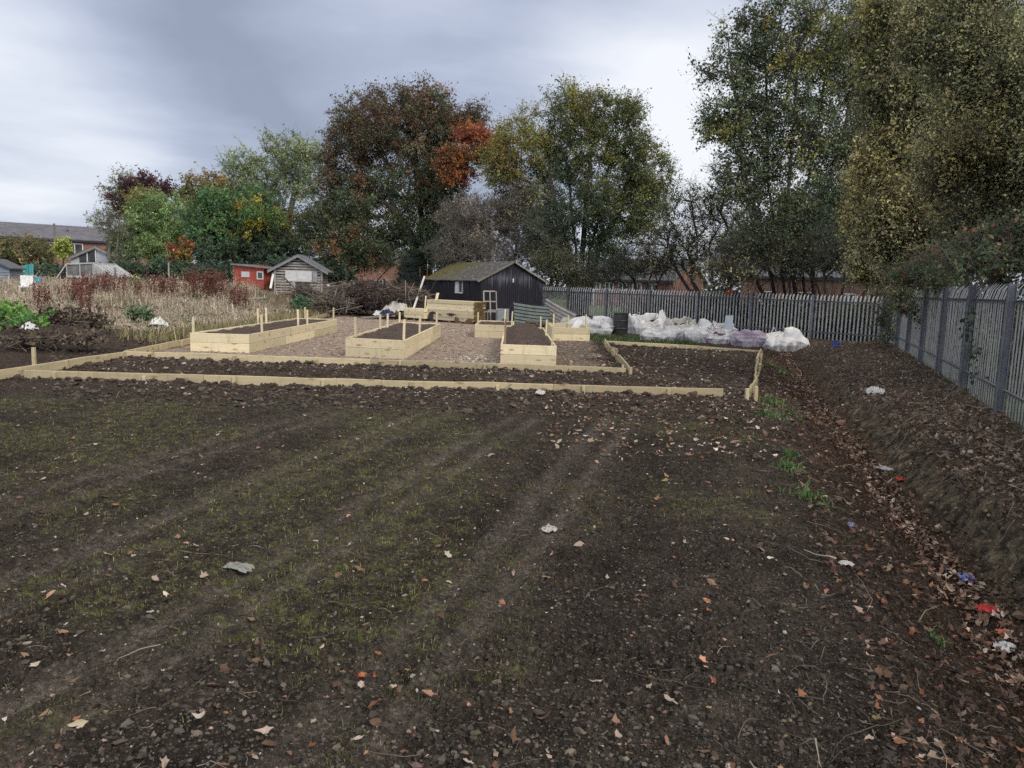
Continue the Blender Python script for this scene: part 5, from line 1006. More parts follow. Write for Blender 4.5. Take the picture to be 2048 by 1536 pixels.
COPPER = [((.088, .056, .038), 4), ((.08, .066, .038), 5), ((.058, .064, .037), 4), ((.12, .062, .034), 1.2)]
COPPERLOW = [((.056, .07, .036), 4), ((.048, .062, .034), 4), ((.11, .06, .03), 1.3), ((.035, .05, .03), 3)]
RED = [((.17, .062, .036), 4), ((.15, .05, .035), 3), ((.2, .085, .035), 2)]; ORANGE = [((.21, .085, .034), 4), ((.17, .075, .03), 2), ((.08, .055, .03), 2)]
FIELDM = [((.085, .1, .035), 4), ((.06, .075, .035), 4), ((.12, .115, .035), 2), ((.05, .065, .032), 3)]; YELGRN = [((.16, .15, .04), 4), ((.12, .125, .04), 4), ((.15, .11, .05), 2)]
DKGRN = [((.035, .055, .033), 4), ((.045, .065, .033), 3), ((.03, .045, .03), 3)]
PALEG = [((.12, .15, .075), 4), ((.1, .135, .06), 3), ((.15, .17, .09), 2)]; MIDG = [((.055, .1, .04), 4), ((.045, .085, .04), 4), ((.08, .12, .045), 2)]; LIGHTG = [((.10, .15, .06), 4), ((.09, .13, .055), 3), ((.13, .17, .07), 2)]
PURPLE = [((.035, .018, .026), 4), ((.05, .022, .03), 3), ((.06, .03, .03), 1)]; YELLOW = [((.22, .18, .035), 4), ((.17, .16, .04), 3), ((.08, .11, .035), 3)]
OLIVE = [((.15, .145, .075), 4), ((.125, .13, .068), 4), ((.19, .172, .085), 2), ((.085, .1, .055), 3), ((.14, .115, .08), 1)]; OLIVEY = [((.19, .165, .07), 3), ((.15, .135, .065), 3), ((.11, .105, .055), 2)]
TALLG = [((.052, .072, .038), 5), ((.045, .056, .036), 4), ((.075, .085, .04), 2.5)]; TALLY = [((.18, .155, .045), 3), ((.12, .125, .04), 3)]
BROWN = [((.115, .095, .078), 3), ((.085, .075, .062), 3), ((.13, .1, .06), 1)]

r_ = np.random.default_rng(70)
# copper maple
b = gbase(845, 52)
tree('maple_tree', 'largest tree, a copper brown maple with a domed crown behind the two small huts', 'tree', b,
     [stem(b, [b + [0, 0, .9], atY(852, 500, 52), atY(846, 470, 52)]), stem(b + [.1, 0, 0], [b + [.5, 0, 1.2], atY(862, 480, 52), atY(872, 420, 52.5), atY(880, 350, 53)]), stem(b - [.15, 0, 0], [b + [-.5, 0, 1.4], atY(828, 480, 51.5), atY(795, 430, 51), atY(775, 380, 51)]), stem(b + [0, .2, 0], [b + [0, .5, 1.5], atY(845, 450, 52.5), atY(836, 380, 52.5), atY(830, 300, 52.5)])],
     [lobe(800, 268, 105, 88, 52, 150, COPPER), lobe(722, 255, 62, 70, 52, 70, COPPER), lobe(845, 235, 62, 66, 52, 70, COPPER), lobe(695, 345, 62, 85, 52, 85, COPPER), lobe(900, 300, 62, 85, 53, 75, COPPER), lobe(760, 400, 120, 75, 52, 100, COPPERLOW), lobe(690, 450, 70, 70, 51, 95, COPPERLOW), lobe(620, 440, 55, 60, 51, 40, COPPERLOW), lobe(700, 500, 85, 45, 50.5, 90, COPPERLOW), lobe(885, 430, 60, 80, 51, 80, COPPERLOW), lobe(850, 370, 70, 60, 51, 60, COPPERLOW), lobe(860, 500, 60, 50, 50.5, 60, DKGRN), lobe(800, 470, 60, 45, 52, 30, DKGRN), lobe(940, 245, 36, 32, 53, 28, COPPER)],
     101, .3, leaf=.125, per=150, clump=.85, twigs=14, twig_r=.009, step=.7, tipr=.013)
b = gbase(900, 49)
tree('red_maple', 'red and orange leaved tree between the copper maple and the field maple', 'tree', b, [stem(b, [b + [0, 0, 1.5], atY(905, 470, 49), atY(920, 400, 49), atY(935, 320, 49)])],
     [lobe(950, 268, 34, 14, 49, 24, RED), lobe(925, 276, 16, 10, 49, 8, RED), lobe(985, 278, 22, 16, 49, 15, RED), lobe(975, 305, 34, 14, 49, 16, RED), lobe(1000, 300, 14, 24, 49, 9, RED), lobe(905, 312, 30, 12, 48.5, 18, ORANGE), lobe(888, 328, 18, 8, 48.5, 8, ORANGE), lobe(925, 335, 14, 12, 48.5, 6, ORANGE), lobe(892, 354, 18, 9, 48.5, 8, ORANGE), lobe(910, 345, 12, 8, 48.5, 4, RED), lobe(950, 310, 40, 26, 49, 16, COPPER), lobe(930, 345, 30, 20, 49, 8, RED)], 102, .16, leaf=.12, per=130, clump=.6, step=.5, twig_r=.008, twigs=12)
# field maple
b = gbase(1160, 46)
tree('field_maple', 'rounded green and yellowish tree with fanning limbs rising behind the steel fence', 'tree', b,
     [stem(b + [dx, 0, 0], [b + [dx * 1.5, 0, 1.0], atY(1160 + q * .35, 500, 46 + dz * .5), atY(1160 + q * .75, 430, 46 + dz), atY(1160 + q, 345, 46 + dz)]) for dx, q, dz in ((-.3, -62, -.8), (-.15, -22, .8), (.0, 15, -.5), (.15, 55, .6), (.3, 100, 0))],
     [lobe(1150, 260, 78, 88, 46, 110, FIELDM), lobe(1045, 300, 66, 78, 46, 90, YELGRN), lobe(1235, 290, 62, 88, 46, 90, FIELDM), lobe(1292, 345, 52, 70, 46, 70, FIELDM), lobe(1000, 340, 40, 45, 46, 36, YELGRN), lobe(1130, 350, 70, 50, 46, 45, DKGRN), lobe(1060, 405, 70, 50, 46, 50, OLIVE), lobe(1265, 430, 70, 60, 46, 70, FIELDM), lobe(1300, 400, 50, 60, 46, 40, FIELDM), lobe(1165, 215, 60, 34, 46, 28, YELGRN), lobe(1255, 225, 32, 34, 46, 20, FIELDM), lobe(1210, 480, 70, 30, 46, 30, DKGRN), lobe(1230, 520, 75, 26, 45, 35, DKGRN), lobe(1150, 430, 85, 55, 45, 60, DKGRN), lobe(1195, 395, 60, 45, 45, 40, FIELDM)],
     103, .2, leaf=.105, per=135, clump=.74, twigs=16, twig_r=.008, step=.6, tipr=.012, up=.2)
# grey thorn scrub behind the shed
for k, (px, Y, lb, n, lab, pal, bare) in enumerate([(985, 45.5, [lobe(945, 445, 72, 58, 46, 190, BROWN), lobe(1030, 425, 60, 58, 46, 150, BROWN), lobe(985, 500, 105, 48, 45.5, 230, BROWN), lobe(905, 510, 50, 50, 46, 90, DKGRN)], 9, 'grey leafless looking thorn thicket over the black shed roof', [], .55),
        (1085, 45, [lobe(1090, 470, 52, 55, 44.5, 110, DKGRN), lobe(1105, 520, 50, 45, 44, 110, FIELDM), lobe(1150, 545, 60, 28, 44, 60, OLIVE)], 5, 'dark green twiggy thorn bush by the right corner of the black shed', [], .25)]):
    b = gbase(px, Y); tree('thorn_tree', lab, 'shrub', b, mstems(b, n, 3.2, 1.6, r_), lb, 110 + k, .09, leaf=.105, per=62, clump=.62, bark='bark_grey', twigs=18, twig_r=.010, step=.45, bare=bare, up=.05)
# pale airy tree and those further left
b = gbase(560, 68); tree('ash_tree', 'pale green airy tree with thin upswept branches left of the copper maple', 'tree', b, [stem(b, [b + [0, 0, 3], atY(562, 470, 68), atY(565, 420, 68)]), stem(b, [b + [.4, 0, 3], atY(575, 450, 68), atY(590, 380, 68)]), stem(b, [b + [-.4, 0, 3], atY(545, 450, 68), atY(520, 390, 68)])],
     [lobe(560, 320, 62, 56, 68, 90, PALEG), lobe(490, 345, 48, 48, 68, 52, PALEG), lobe(615, 340, 38, 62, 68, 60, PALEG), lobe(545, 390, 90, 45, 68, 60, PALEG), lobe(515, 395, 36, 36, 67, 30, MIDG)], 104, .26, leaf=.17, per=60, clump=.95, twigs=9, twig_r=.014, step=.9, tipr=.02, up=.25, bark='bark_grey')
b = gbase(420, 64); tree('bronze_tree', 'small bronze topped tree between the purple leaved one and the pale airy one', 'tree', b, [stem(b, [b + [0, 0, 3], atY(420, 430, 64)])], [lobe(420, 388, 55, 38, 64, 75, [((.13, .1, .045), 3), ((.09, .09, .04), 3), ((.17, .12, .05), 1)]), lobe(380, 400, 30, 28, 64, 28, FIELDM), lobe(460, 400, 40, 30, 64, 25, FIELDM)], 105, .2, leaf=.16, per=90, clump=.8, step=.8)
b = gbase(268, 66); tree('purple_tree', 'dark purple leaved tree above the pale green willow', 'tree', b, [stem(b, [b + [0, 0, 3], atY(262, 460, 66), atY(285, 410, 66)])], [lobe(300, 385, 50, 34, 66, 70, PURPLE), lobe(250, 415, 25, 45, 66, 40, PURPLE), lobe(258, 490, 16, 32, 66, 30, PURPLE)], 106, .2, leaf=.17, per=95, clump=.75, step=.8)
b = gbase(262, 74); tree('ash_tree', 'thin greyish tree showing behind the purple leaved one', 'tree', b, [stem(b, [b + [0, 0, 4], atY(262, 430, 74), atY(270, 380, 74)])], [lobe(272, 372, 50, 30, 74, 60, [((.1, .115, .06), 3), ((.12, .12, .07), 2)]), lobe(235, 400, 34, 40, 74, 34, [((.1, .115, .06), 3), ((.12, .12, .07), 2)])], 107, .16, leaf=.17, per=48, clump=.9, twigs=10, step=.8, up=.25)
b = gbase(322, 58); tree('willow_tree', 'pale green bushy willow with a soft rounded outline', 'tree', b, mstems(b, 4, 3.2, 1.4, r_), [lobe(322, 455, 66, 62, 58, 210, LIGHTG), lobe(275, 480, 32, 50, 58, 55, LIGHTG), lobe(345, 500, 60, 35, 57, 80, LIGHTG), lobe(290, 408, 36, 26, 58.5, 40, [((.14, .13, .05), 3), ((.12, .13, .05), 3)])], 108, .14, leaf=.17, per=110, clump=.75, aspect=.34, step=.5)
b = gbase(480, 56); tree('round_tree', 'broad deep green tree with a yellow turning patch behind the red hut', 'tree', b, mstems(b, 4, 3.4, 1.8, r_), [lobe(440, 455, 72, 62, 56, 190, MIDG), lobe(520, 460, 72, 62, 56.5, 170, DKGRN), lobe(480, 510, 105, 34, 55.5, 120, DKGRN), lobe(510, 438, 46, 32, 55, 34, YELLOW), lobe(545, 440, 40, 34, 55, 16, YELLOW), lobe(500, 470, 30, 30, 55, 8, YELLOW), lobe(520, 440, 50, 36, 55, 30, MIDG), lobe(425, 410, 40, 24, 56, 40, MIDG), lobe(575, 500, 45, 45, 55, 60, DKGRN), lobe(505, 405, 45, 24, 57, 40, MIDG)], 109, .18, leaf=.16, per=105, clump=.72, step=.5)
b = gbase(367, 50); tree('orange_bush', 'small orange and red leaved bush in front of the green trees', 'shrub', b, mstems(b, 3, 1.2, .5, r_), [lobe(368, 508, 20, 20, 50, 30, [((.17, .095, .03), 4), ((.14, .11, .035), 3), ((.09, .1, .04), 3)]), lobe(348, 498, 10, 10, 50, 9, RED), lobe(372, 490, 12, 10, 50, 9, ORANGE), lobe(345, 528, 8, 8, 50, 5, RED)], 120, .04, leaf=.12, per=60, clump=.36, step=.3)
b = gbase(222, 52); tree('bare_tree', 'almost leafless thin tree standing right of the brick terrace', 'tree', b, [stem(b, [b + [0, 0, 2], atY(220, 470, 52), atY(214, 430, 52)]), stem(b + [.4, 0, 0], [b + [.5, 0, 2], atY(236, 470, 52), atY(240, 430, 52)])], [lobe(205, 445, 24, 26, 52, 30, PALEG), lobe(235, 460, 30, 40, 52, 36, PALEG), lobe(240, 510, 18, 28, 52, 14, PALEG)], 121, .09, leaf=.12, per=18, clump=.6, twigs=12, bare=.4, step=.5, bark='bark_grey', up=.3)
b = gbase(128, 54); tree('sapling', 'young yellow green tree standing in front of the brick terrace windows', 'tree', b, [stem(b, [b + [0, 0, 1], atY(128, 505, 54)])], [lobe(128, 498, 18, 20, 54, 36, [((.2, .22, .05), 3), ((.14, .17, .05), 2)])], 122, .05, leaf=.13, per=60, clump=.42, step=.3)
for k, (px, rx, py, ry, Y, pal, lab) in enumerate([(45, 62, 505, 28, 56, [((.11, .09, .05), 3), ((.07, .08, .04), 3), ((.13, .12, .05), 2)], 'brownish green bush hiding the lower wall of the brick terrace'), (238, 14, 490, 30, 60, FIELDM, 'loose olive bush at the right end of the brick terrace')]):
    b = gbase(px, Y); tree('bush', lab, 'shrub', b, mstems(b, 4, 1.6, 1.2, r_), [lobe(px, py, rx, ry, Y, 130, pal), lobe(px + 10, py + 30, rx * .9, 16, Y, 50, pal)], 123 + k, .06, leaf=.13, per=80, clump=.55, step=.4)
# ivy hedge behind the dry grass
b = gbase(330, 50); tree('ivy_hedge', 'long dark ivy covered hedge behind the tall dry grass', 'hedge', b, [[gbase(px, 50), gbase(px, 50) + [0, .1, 1.2]] for px in (95, 140, 190, 240, 290, 340, 390, 440, 500, 560, 610)], [lobe(px, 548 + q, 40, 19, 49 + .4 * (k % 3), 75, [((.03, .05, .035), 4), ((.045, .065, .04), 3), ((.08, .09, .06), 1)]) for k, (px, q) in enumerate([(90, 8), (140, 6), (190, 8), (250, -3), (310, -2), (370, 0), (430, 2), (490, 4), (560, -8), (610, -8), (665, 0)])], 125, .06, leaf=.15, per=85, clump=.5, step=.4)
b = gbase(820, 47); tree('conifer', 'small dark conifer standing left of the black shed', 'tree', b, [stem(b, [b + [0, 0, 1], atY(818, 540, 47)])], [lobe(812, 545, 20, 30, 47, 60, [((.014, .024, .022), 3), ((.02, .032, .028), 2)]), lobe(825, 572, 34, 24, 46.5, 60, [((.014, .024, .022), 3), ((.02, .03, .026), 2)])], 126, .08, leaf=.1, per=100, clump=.42, step=.3, aspect=.3)
b = gbase(755, 60); tree('sapling', 'thin curving sapling with lime leaves seen in the gap behind the brush', 'tree', b, [stem(b, [b + [0, 0, 1], atY(783, 530, 60), atY(776, 500, 60)])], [lobe(790, 490, 40, 22, 60, 34, [((.2, .22, .05), 3), ((.12, .14, .05), 2)]), lobe(770, 520, 40, 14, 60, 10, [((.2, .2, .06), 1)])], 127, .06, leaf=.14, per=36, clump=.6, step=.5)

# airy scrub and the tall tree at the right
b = gbase(1420, 40); tree('thorn_tree', 'airy bare branched thorn tree between the field maple and the tall tree', 'tree', b, mstems(b, 7, 3.4, 2.2, r_, 6), [lobe(1385, 430, 62, 70, 40, 80, FIELDM), lobe(1440, 410, 60, 80, 40, 80, FIELDM), lobe(1340, 500, 70, 50, 40, 90, OLIVE), lobe(1420, 515, 85, 45, 39.5, 90, OLIVE), lobe(1480, 480, 50, 70, 39, 70, DKGRN)], 130, .1, leaf=.1, per=24, clump=.72, twigs=12, twig_r=.009, step=.45, bare=.25, up=.12)
b = gbase(1595, 34); tr = r_
tree('lime_tree', 'tall many stemmed green tree with yellow sprays left of the overhanging hedge', 'tree', b,
     [stem(b + [dx, 0, 0], [b + [dx * 1.3, 0, 1.4], atY(1570 + q * .45, 450, 34 + dz), atY(1575 + q * .8, 350, 34 + dz), atY(1585 + q, 230, 34 + dz), atY(1590 + q * 1.2, 100, 34 + dz)]) for dx, q, dz in ((-.7, -110, -.3), (-.35, -50, .6), (0., 5, -.4), (.3, 55, .5), (.6, 110, 0))],
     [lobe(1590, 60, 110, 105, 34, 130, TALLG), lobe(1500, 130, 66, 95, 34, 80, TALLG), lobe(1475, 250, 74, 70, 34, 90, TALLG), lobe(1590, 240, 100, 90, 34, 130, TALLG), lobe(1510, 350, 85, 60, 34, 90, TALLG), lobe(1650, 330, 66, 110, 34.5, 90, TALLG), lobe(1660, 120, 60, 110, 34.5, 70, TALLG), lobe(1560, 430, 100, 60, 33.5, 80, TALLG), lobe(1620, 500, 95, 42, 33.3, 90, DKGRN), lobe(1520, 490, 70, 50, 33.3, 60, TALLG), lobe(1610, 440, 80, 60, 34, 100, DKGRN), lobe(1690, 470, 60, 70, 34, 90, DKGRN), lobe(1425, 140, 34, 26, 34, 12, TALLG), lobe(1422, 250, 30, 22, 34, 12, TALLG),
      lobe(1720, 70, 60, 100, 34.5, 70, TALLG), lobe(1735, 200, 50, 70, 34.5, 60, TALLG), lobe(1725, 310, 55, 70, 34.5, 60, TALLG), lobe(1700, 400, 60, 50, 34, 50, TALLG), lobe(1720, 160, 60, 120, 34, 20, TALLY), lobe(1600, 130, 80, 60, 33.5, 22, TALLY), lobe(1500, 60, 60, 40, 34, 10, TALLY), lobe(1450, 262, 40, 20, 33.5, 8, TALLY), lobe(1640, 60, 50, 60, 33.5, 14, TALLY), lobe(1600, 300, 90, 60, 33.2, 9, TALLY)],
     131, .10, lum=2.3, leaf=.112, per=60, clump=.66, twigs=14, twig_r=.007, step=.5, tipr=.010, up=.2)
for k, (px, Y, lb, lab) in enumerate([(1560, 33, [lobe(1500, 500, 60, 48, 32.5, 70, DKGRN), lobe(1560, 520, 70, 45, 32.5, 80, OLIVE), lobe(1460, 545, 60, 28, 32, 60, OLIVE)], 'dark tangled scrub with upright black stems right of the centre of the back fence'),
        (1680, 32, [lobe(1650, 500, 60, 50, 31.5, 70, DKGRN), lobe(1720, 510, 50, 50, 31.5, 70, DKGRN)], 'dark tangled scrub behind the corner where the two steel fences meet'),
        (1290, 42, [lobe(1290, 530, 60, 34, 41, 70, OLIVE), lobe(1220, 545, 60, 24, 41, 50, DKGRN)], 'low brown scrub behind the fence over the drum')]):
    b = gbase(px, Y); tree('scrub', lab, 'shrub', b, mstems(b, 9, 2.6, 1.5, r_), lb, 140 + k, .07, leaf=.09, per=30, clump=.6, twigs=14, twig_r=.009, step=.4, bare=.3)
b = gbase(1685, 31.6); tree('laurel_bush', 'yellow green variegated bush seen through the fence pales near the corner', 'shrub', b, mstems(b, 4, .7, .5, r_), [lobe(1680, 630, 40, 24, 31.6, 50, [((.12, .15, .05), 3), ((.08, .11, .04), 3), ((.05, .07, .035), 2)])], 150, .03, leaf=.13, per=50, clump=.35, step=.25)

# overhanging hedge trees behind the side fence
def behind(px, Y, off):      # a base at least `off` behind the side fence
    p = gbase(px, Y); s = side(p[0], p[1]); q = p[:2] - FN * max(0, s + off); return np.array([q[0], q[1], gz(q[0], q[1]) - .1])
HP = dict(lum=2.5, leaf=.055, per=100, clump=.44, twigs=16, twig_r=.0045, step=.32, tipr=.007, bark='bark', aspect=.55, up=.05)
b = behind(1990, 15, 1.4); tree('hedge_tree', 'dense olive and yellow leaved tree overhanging the steel fence at the right edge', 'tree', b, mstems(b, 5, 2.6, 1.2, r_),
     [lobe(1960, 330, 120, 95, 15, 330, OLIVE), lobe(1990, 170, 110, 110, 15, 300, OLIVE), lobe(1930, 60, 120, 100, 15.5, 260, OLIVE), lobe(2080, 280, 90, 190, 14.5, 200, OLIVE), lobe(1985, 460, 90, 60, 14.5, 150, [((.1, .1, .05), 3), ((.07, .08, .045), 3), ((.14, .09, .05), 1)]), lobe(1940, 300, 90, 60, 14.4, 60, OLIVEY)], 160, .13, **HP)
b = behind(1850, 20.5, 1.6); tree('hedge_tree', 'olive leaved tree with arching branches above the middle of the side fence', 'tree', b, mstems(b, 5, 3.0, 1.6, r_),
     [lobe(1850, 310, 90, 75, 21, 210, OLIVE), lobe(1770, 330, 60, 80, 21, 110, OLIVEY), lobe(1830, 180, 90, 90, 21, 190, OLIVE), lobe(1760, 180, 50, 90, 21.5, 70, OLIVE), lobe(1800, 60, 90, 90, 21, 150, [((.1, .105, .045), 3), ((.15, .13, .05), 3)]), lobe(1820, 410, 100, 60, 20.5, 210, OLIVEY), lobe(1790, 470, 75, 50, 20.5, 120, OLIVE), lobe(1880, 480, 80, 50, 20, 130, [((.1, .1, .05), 3), ((.07, .08, .045), 3), ((.14, .09, .05), 1)])], 161, .15, **{**HP, 'leaf': .075, 'clump': .52, 'step': .4, 'twig_r': .006})
b = behind(1770, 25.5, 1.5); tree('hedge_tree', 'yellow olive shrubby tree low behind the corner of the two steel fences', 'tree', b, mstems(b, 6, 2.6, 1.8, r_), [lobe(1755, 440, 66, 60, 26, 130, OLIVEY), lobe(1760, 520, 60, 50, 26, 120, OLIVE), lobe(1730, 380, 40, 45, 26.5, 50, OLIVE)], 162, .12, **{**HP, 'leaf': .085, 'clump': .58, 'step': .4, 'twig_r': .007})
b = behind(2260, 11.5, 1.5); tree('hedge_tree', 'olive leaved tree overhanging the fence nearest the viewer, cut off by the right edge', 'tree', b, mstems(b, 5, 2.4, 1.2, r_), [lobe(2190, 300, 130, 150, 12.3, 230, OLIVE), lobe(2230, 90, 150, 130, 12.5, 190, OLIVE), lobe(2200, 480, 120, 60, 12.2, 120, OLIVE), lobe(2440, 260, 160, 260, 12, 220, OLIVE)], 163, .12, **HP)
# brambles scrambling over the side fence
BR = [((.045, .065, .035), 4), ((.07, .085, .045), 2), ((.11, .06, .04), 1.2), ((.14, .12, .07), 1)]
for k, (px, Y, lb, lab) in enumerate([(1960, 12.4, [lobe(1960, 518, 100, 26, 12.8, 80, BR), lobe(1990, 490, 80, 40, 13, 70, BR), lobe(2040, 470, 40, 40, 12.5, 30, BR)], 'tangled bramble spilling over the side fence near the right edge'), (1840, 17, [lobe(1840, 555, 70, 24, 17, 80, BR), lobe(1870, 530, 60, 40, 17.4, 70, BR), lobe(1800, 600, 30, 40, 19, 40, BR), lobe(1775, 640, 20, 50, 23.5, 40, BR)], 'tangled bramble hanging down the side fence close to its far corner')]):
    b = behind(px, Y, .35); tree('bramble', lab, 'bramble', b, mstems(b, 7, 1.9, .5, r_), lb, 170 + k, .018, leaf=.07, per=26, clump=.3, twigs=9, twig_r=.0045, step=.22, tipr=.006, bark='bark_grey', wd=.1, droop=.1)
def vine(label, px_list, Y0, seed):
    rng = np.random.default_rng(seed); pts = []
    for px, py in px_list:
        k = ray(px, py); Y = np.linspace(5, 30, 600); X = k[0] / k[1] * Y; i = np.argmin(np.abs(side(X, Y) - .12)); pts.append(atY(px, py, Y[i]))
    pts = np.array(pts); t = thing('ivy', pts[0], label, 'ivy', None); u = np.linspace(0, 1, 40); P = np.stack([np.interp(u, np.linspace(0, 1, len(pts)), pts[:, q]) for q in range(3)], 1) + rng.normal(0, .012, (40, 3)); tb = Batch(); V, Q = tube(P, np.full(40, .006), 5); tb.add(V, Q=Q); tb.out('stem', M['bark_grey'], t)
    n = 70; q = P[rng.integers(0, 40, n)] + rng.normal(0, .05, (n, 3)) + np.array([-.04, -.03, 0]); b = Batch(); add_leaves(b, q, .075, pick([((.035, .06, .04), 3), ((.05, .08, .05), 2), ((.09, .11, .08), 1)], n, rng), rng, .1, .8); b.out('leaves_or_seeds', M['leaf'], t)
vine('ivy trail climbing the pales of the side fence, second bay from the right edge', [(1955, 765), (1950, 700), (1938, 660), (1945, 620)], 12, 1)
vine('ivy trail hanging down the side fence beside the third post from the right edge', [(1828, 590), (1832, 620), (1836, 650)], 16, 2)

# ------------------------------------------------------------------ rough grass, docks and cut greenery at the left
rng = np.random.default_rng(80); b = Batch(); n = 135000; x = rng.uniform(-34, -8.9, n); y = rng.uniform(18, 47, n); vis = np.abs(x) < y * .74 + 1.5
k = ground_masks(x, y); heap = np.exp(-(((x + 11.8) / 2.2) ** 2 + ((y - 19) / 2.6) ** 2)); pth = fbm2(x * .35, y * .35, 3, 83); keep = vis & (rng.random(n) < np.clip(k['grassy'] * (.62 + .9 * pth) - heap, 0, 1)) & ~((x > -15.5) & (y > 36) & (rng.random(n) < .93)); x, y, pth = x[keep], y[keep], pth[keep]
h = np.exp(rng.normal(-1.36, .4, len(x))) * np.clip(1 + .75 * pth + .35 * fbm2(x * 1.3, y * 1.3, 2, 87), .35, 1.7) * (1 - .5 * sstep(27, 20, y)) * (1 - .5 * sstep(-14, -9, x)); blades(b, grd(x, y, -.02), h, .0035 + .00042 * y * rng.random(len(x)), pick([((.46, .39, .30), 5), ((.36, .30, .23), 3), ((.54, .48, .39), 3), ((.22, .22, .11), 2)], len(x), rng, .2) * (1 + .22 * fbm2(x * .6, y * .6, 2, 88))[:, None], rng, .42, .3)
i = rng.random(len(x)) < .55; m = int(i.sum()); T = grd(x[i], y[i]) + np.stack([rng.normal(0, .06, m), rng.normal(0, .06, m), h[i] * rng.uniform(.8, 1.02, m)], 1); add_leaves(b, T, .085, pick([((.5, .42, .34), 4), ((.42, .33, .27), 3), ((.32, .22, .18), 1.5)], m, rng, .2), rng, .2, .3)
x, y = rng.uniform(-34, -9, 9000), rng.uniform(18, 40, 9000); g = fbm2(x * .5, y * .5, 3, 85); keep = (g > .22) & (np.abs(x) < y * .74 + 1.5); x, y = x[keep], y[keep]; add_leaves(b, grd(x, y, .08) + np.stack([0 * x, 0 * x, .22 * rng.random(len(x))], 1), .13, pick([((.07, .12, .045), 3), ((.1, .14, .06), 2)], len(x), rng), rng, .8, .4)
x, y = np.linspace(-9.3, -8.6, 10), np.linspace(18, 34, 10); x, y = rng.uniform(-10.2, -8.7, 2600), rng.uniform(19, 36, 2600); blades(b, grd(x, y, -.02), np.exp(rng.normal(-1.3, .35, len(x))), .012, pick([((.32, .26, .16), 3), ((.15, .16, .06), 2)], len(x), rng), rng, .5, .3)
o = b.out('dry_grass', M['grass']); tag(o, 'tall straw coloured grass gone to seed on the rough ground at the left', 'dry grass', kind='stuff')

DOCK = [((.15, .055, .045), 4), ((.19, .085, .065), 3), ((.1, .045, .035), 2)]
def dock(px, py, w, h, Y, n, lab, seed):
    rng = np.random.default_rng(seed); c = atY(px, py, Y); c[2] = gz(c[0], Y); t = thing('dock_clump', c, lab, 'dock', 'clumps of dead brown dock'); wm = w / F * Y; hm = max(1.05, h / F * Y * 1.12); x, y = c[0] + rng.normal(0, wm * .3, n), Y + rng.normal(0, wm * .3, n); P0 = grd(x, y, -.03); P1 = P0 + np.stack([rng.normal(0, .12, n), rng.normal(0, .12, n), hm * rng.uniform(.75, 1.15, n)], 1); tb = Batch(); add_twigs(tb, P0, P1, .009, rng, shade((.09, .04, .03), n, rng), .03); tb.out('stems', M['twig'], t)
    m = 48; f = rng.uniform(.3, 1.0, (n, m, 1)); S_ = (P0[:, None] * (1 - f) + P1[:, None] * f + rng.normal(0, .05, (n, m, 3))).reshape(-1, 3); b = Batch(); add_leaves(b, S_, .065, pick(DOCK, len(S_), rng), rng, .3, .6); b.out('leaves_or_seeds', M['litter'], t)  # the small blades along these stems are the dock's seed heads
for k, a in enumerate([(180, 600, 60, 42, 34, 34, 'dock clump in front of the right half of the greenhouse'), (222, 596, 60, 42, 35, 34, 'dock clump just right of the greenhouse, among straw coloured grass'), (150, 615, 50, 34, 31, 18, 'low thin dock clump in the grass below the greenhouse'), (330, 596, 40, 44, 35, 34, 'dark dock clump in the grass under the thin pale post'), (400, 592, 50, 50, 36, 44, 'dense dark dock clump left of the red hut'), (436, 590, 50, 48, 36.5, 44, 'dense dark dock clump nearest to the red hut, left of it'), (478, 604, 34, 36, 34, 20, 'dock clump below the red hut'), (275, 600, 40, 34, 34, 14, 'sparse dock clump in the middle of the dry grass'), (85, 620, 26, 36, 29, 13, 'a few dock spikes leaning behind the cut greenery'), (178, 622, 24, 34, 28, 8, 'a few dock spikes over the dark heap of twigs')]): dock(*a, 200 + k)

def leafy(name, label, cat, lobes, seed, leaf, per, clump, pal_twig=.006, n_st=4, h=.3, group=None, base=None, bark='bark'):
    c = lobes[0]['c']; b = np.array([c[0], c[1], gz(c[0], c[1])]) if base is None else base; rr = np.random.default_rng(seed + 900); return tree(name, label, cat, b, mstems(b, n_st, h, .3, rr, 3), lobes, seed, .02, leaf=leaf, per=per, clump=clump, twigs=7, twig_r=pal_twig, step=.2, tipr=.005, group=group, loc_z=b[2] - .05, bark=bark)
GREENS = [((.09, .17, .045), 4), ((.06, .12, .04), 3), ((.14, .2, .06), 2), ((.16, .16, .06), 1)]
leafy('greenery_heap', 'heap of cut green plants at the left edge, in front of the dry grass', 'plants', [lobe(15, 640, 50, 26, 19.5, 90, GREENS), lobe(55, 655, 40, 22, 19, 60, GREENS), lobe(-20, 660, 50, 30, 19, 50, GREENS)], 220, .13, 34, .26)
leafy('greenery_heap', 'low yellowing heap of wilted plants right of the green heap', 'plants', [lobe(140, 668, 48, 12, 18.2, 60, [((.24, .25, .09), 3), ((.16, .2, .07), 2), ((.25, .2, .12), 2)]), lobe(175, 675, 24, 8, 18, 24, [((.26, .25, .11), 3), ((.2, .2, .08), 2)])], 221, .11, 20, .2)
leafy('nettle_patch', 'green leafy plant in the short grass left of the first raised bed', 'plants', [lobe(280, 630, 26, 10, 25, 30, [((.06, .1, .05), 3), ((.1, .13, .075), 2)])], 222, .11, 20, .22)
leafy('nettle_patch', 'bright green plant at the right foot of the weathered grey shed', 'plants', [lobe(642, 597, 13, 9, 43, 34, [((.09, .19, .05), 3), ((.07, .15, .05), 2)])], 223, .12, 40, .22)
leafy('nettle_patch', 'dark green leafy plant just behind the far end of the first raised bed', 'plants', [lobe(605, 608, 22, 8, 37, 36, [((.035, .075, .04), 3), ((.05, .1, .05), 2)])], 224, .15, 30, .24)
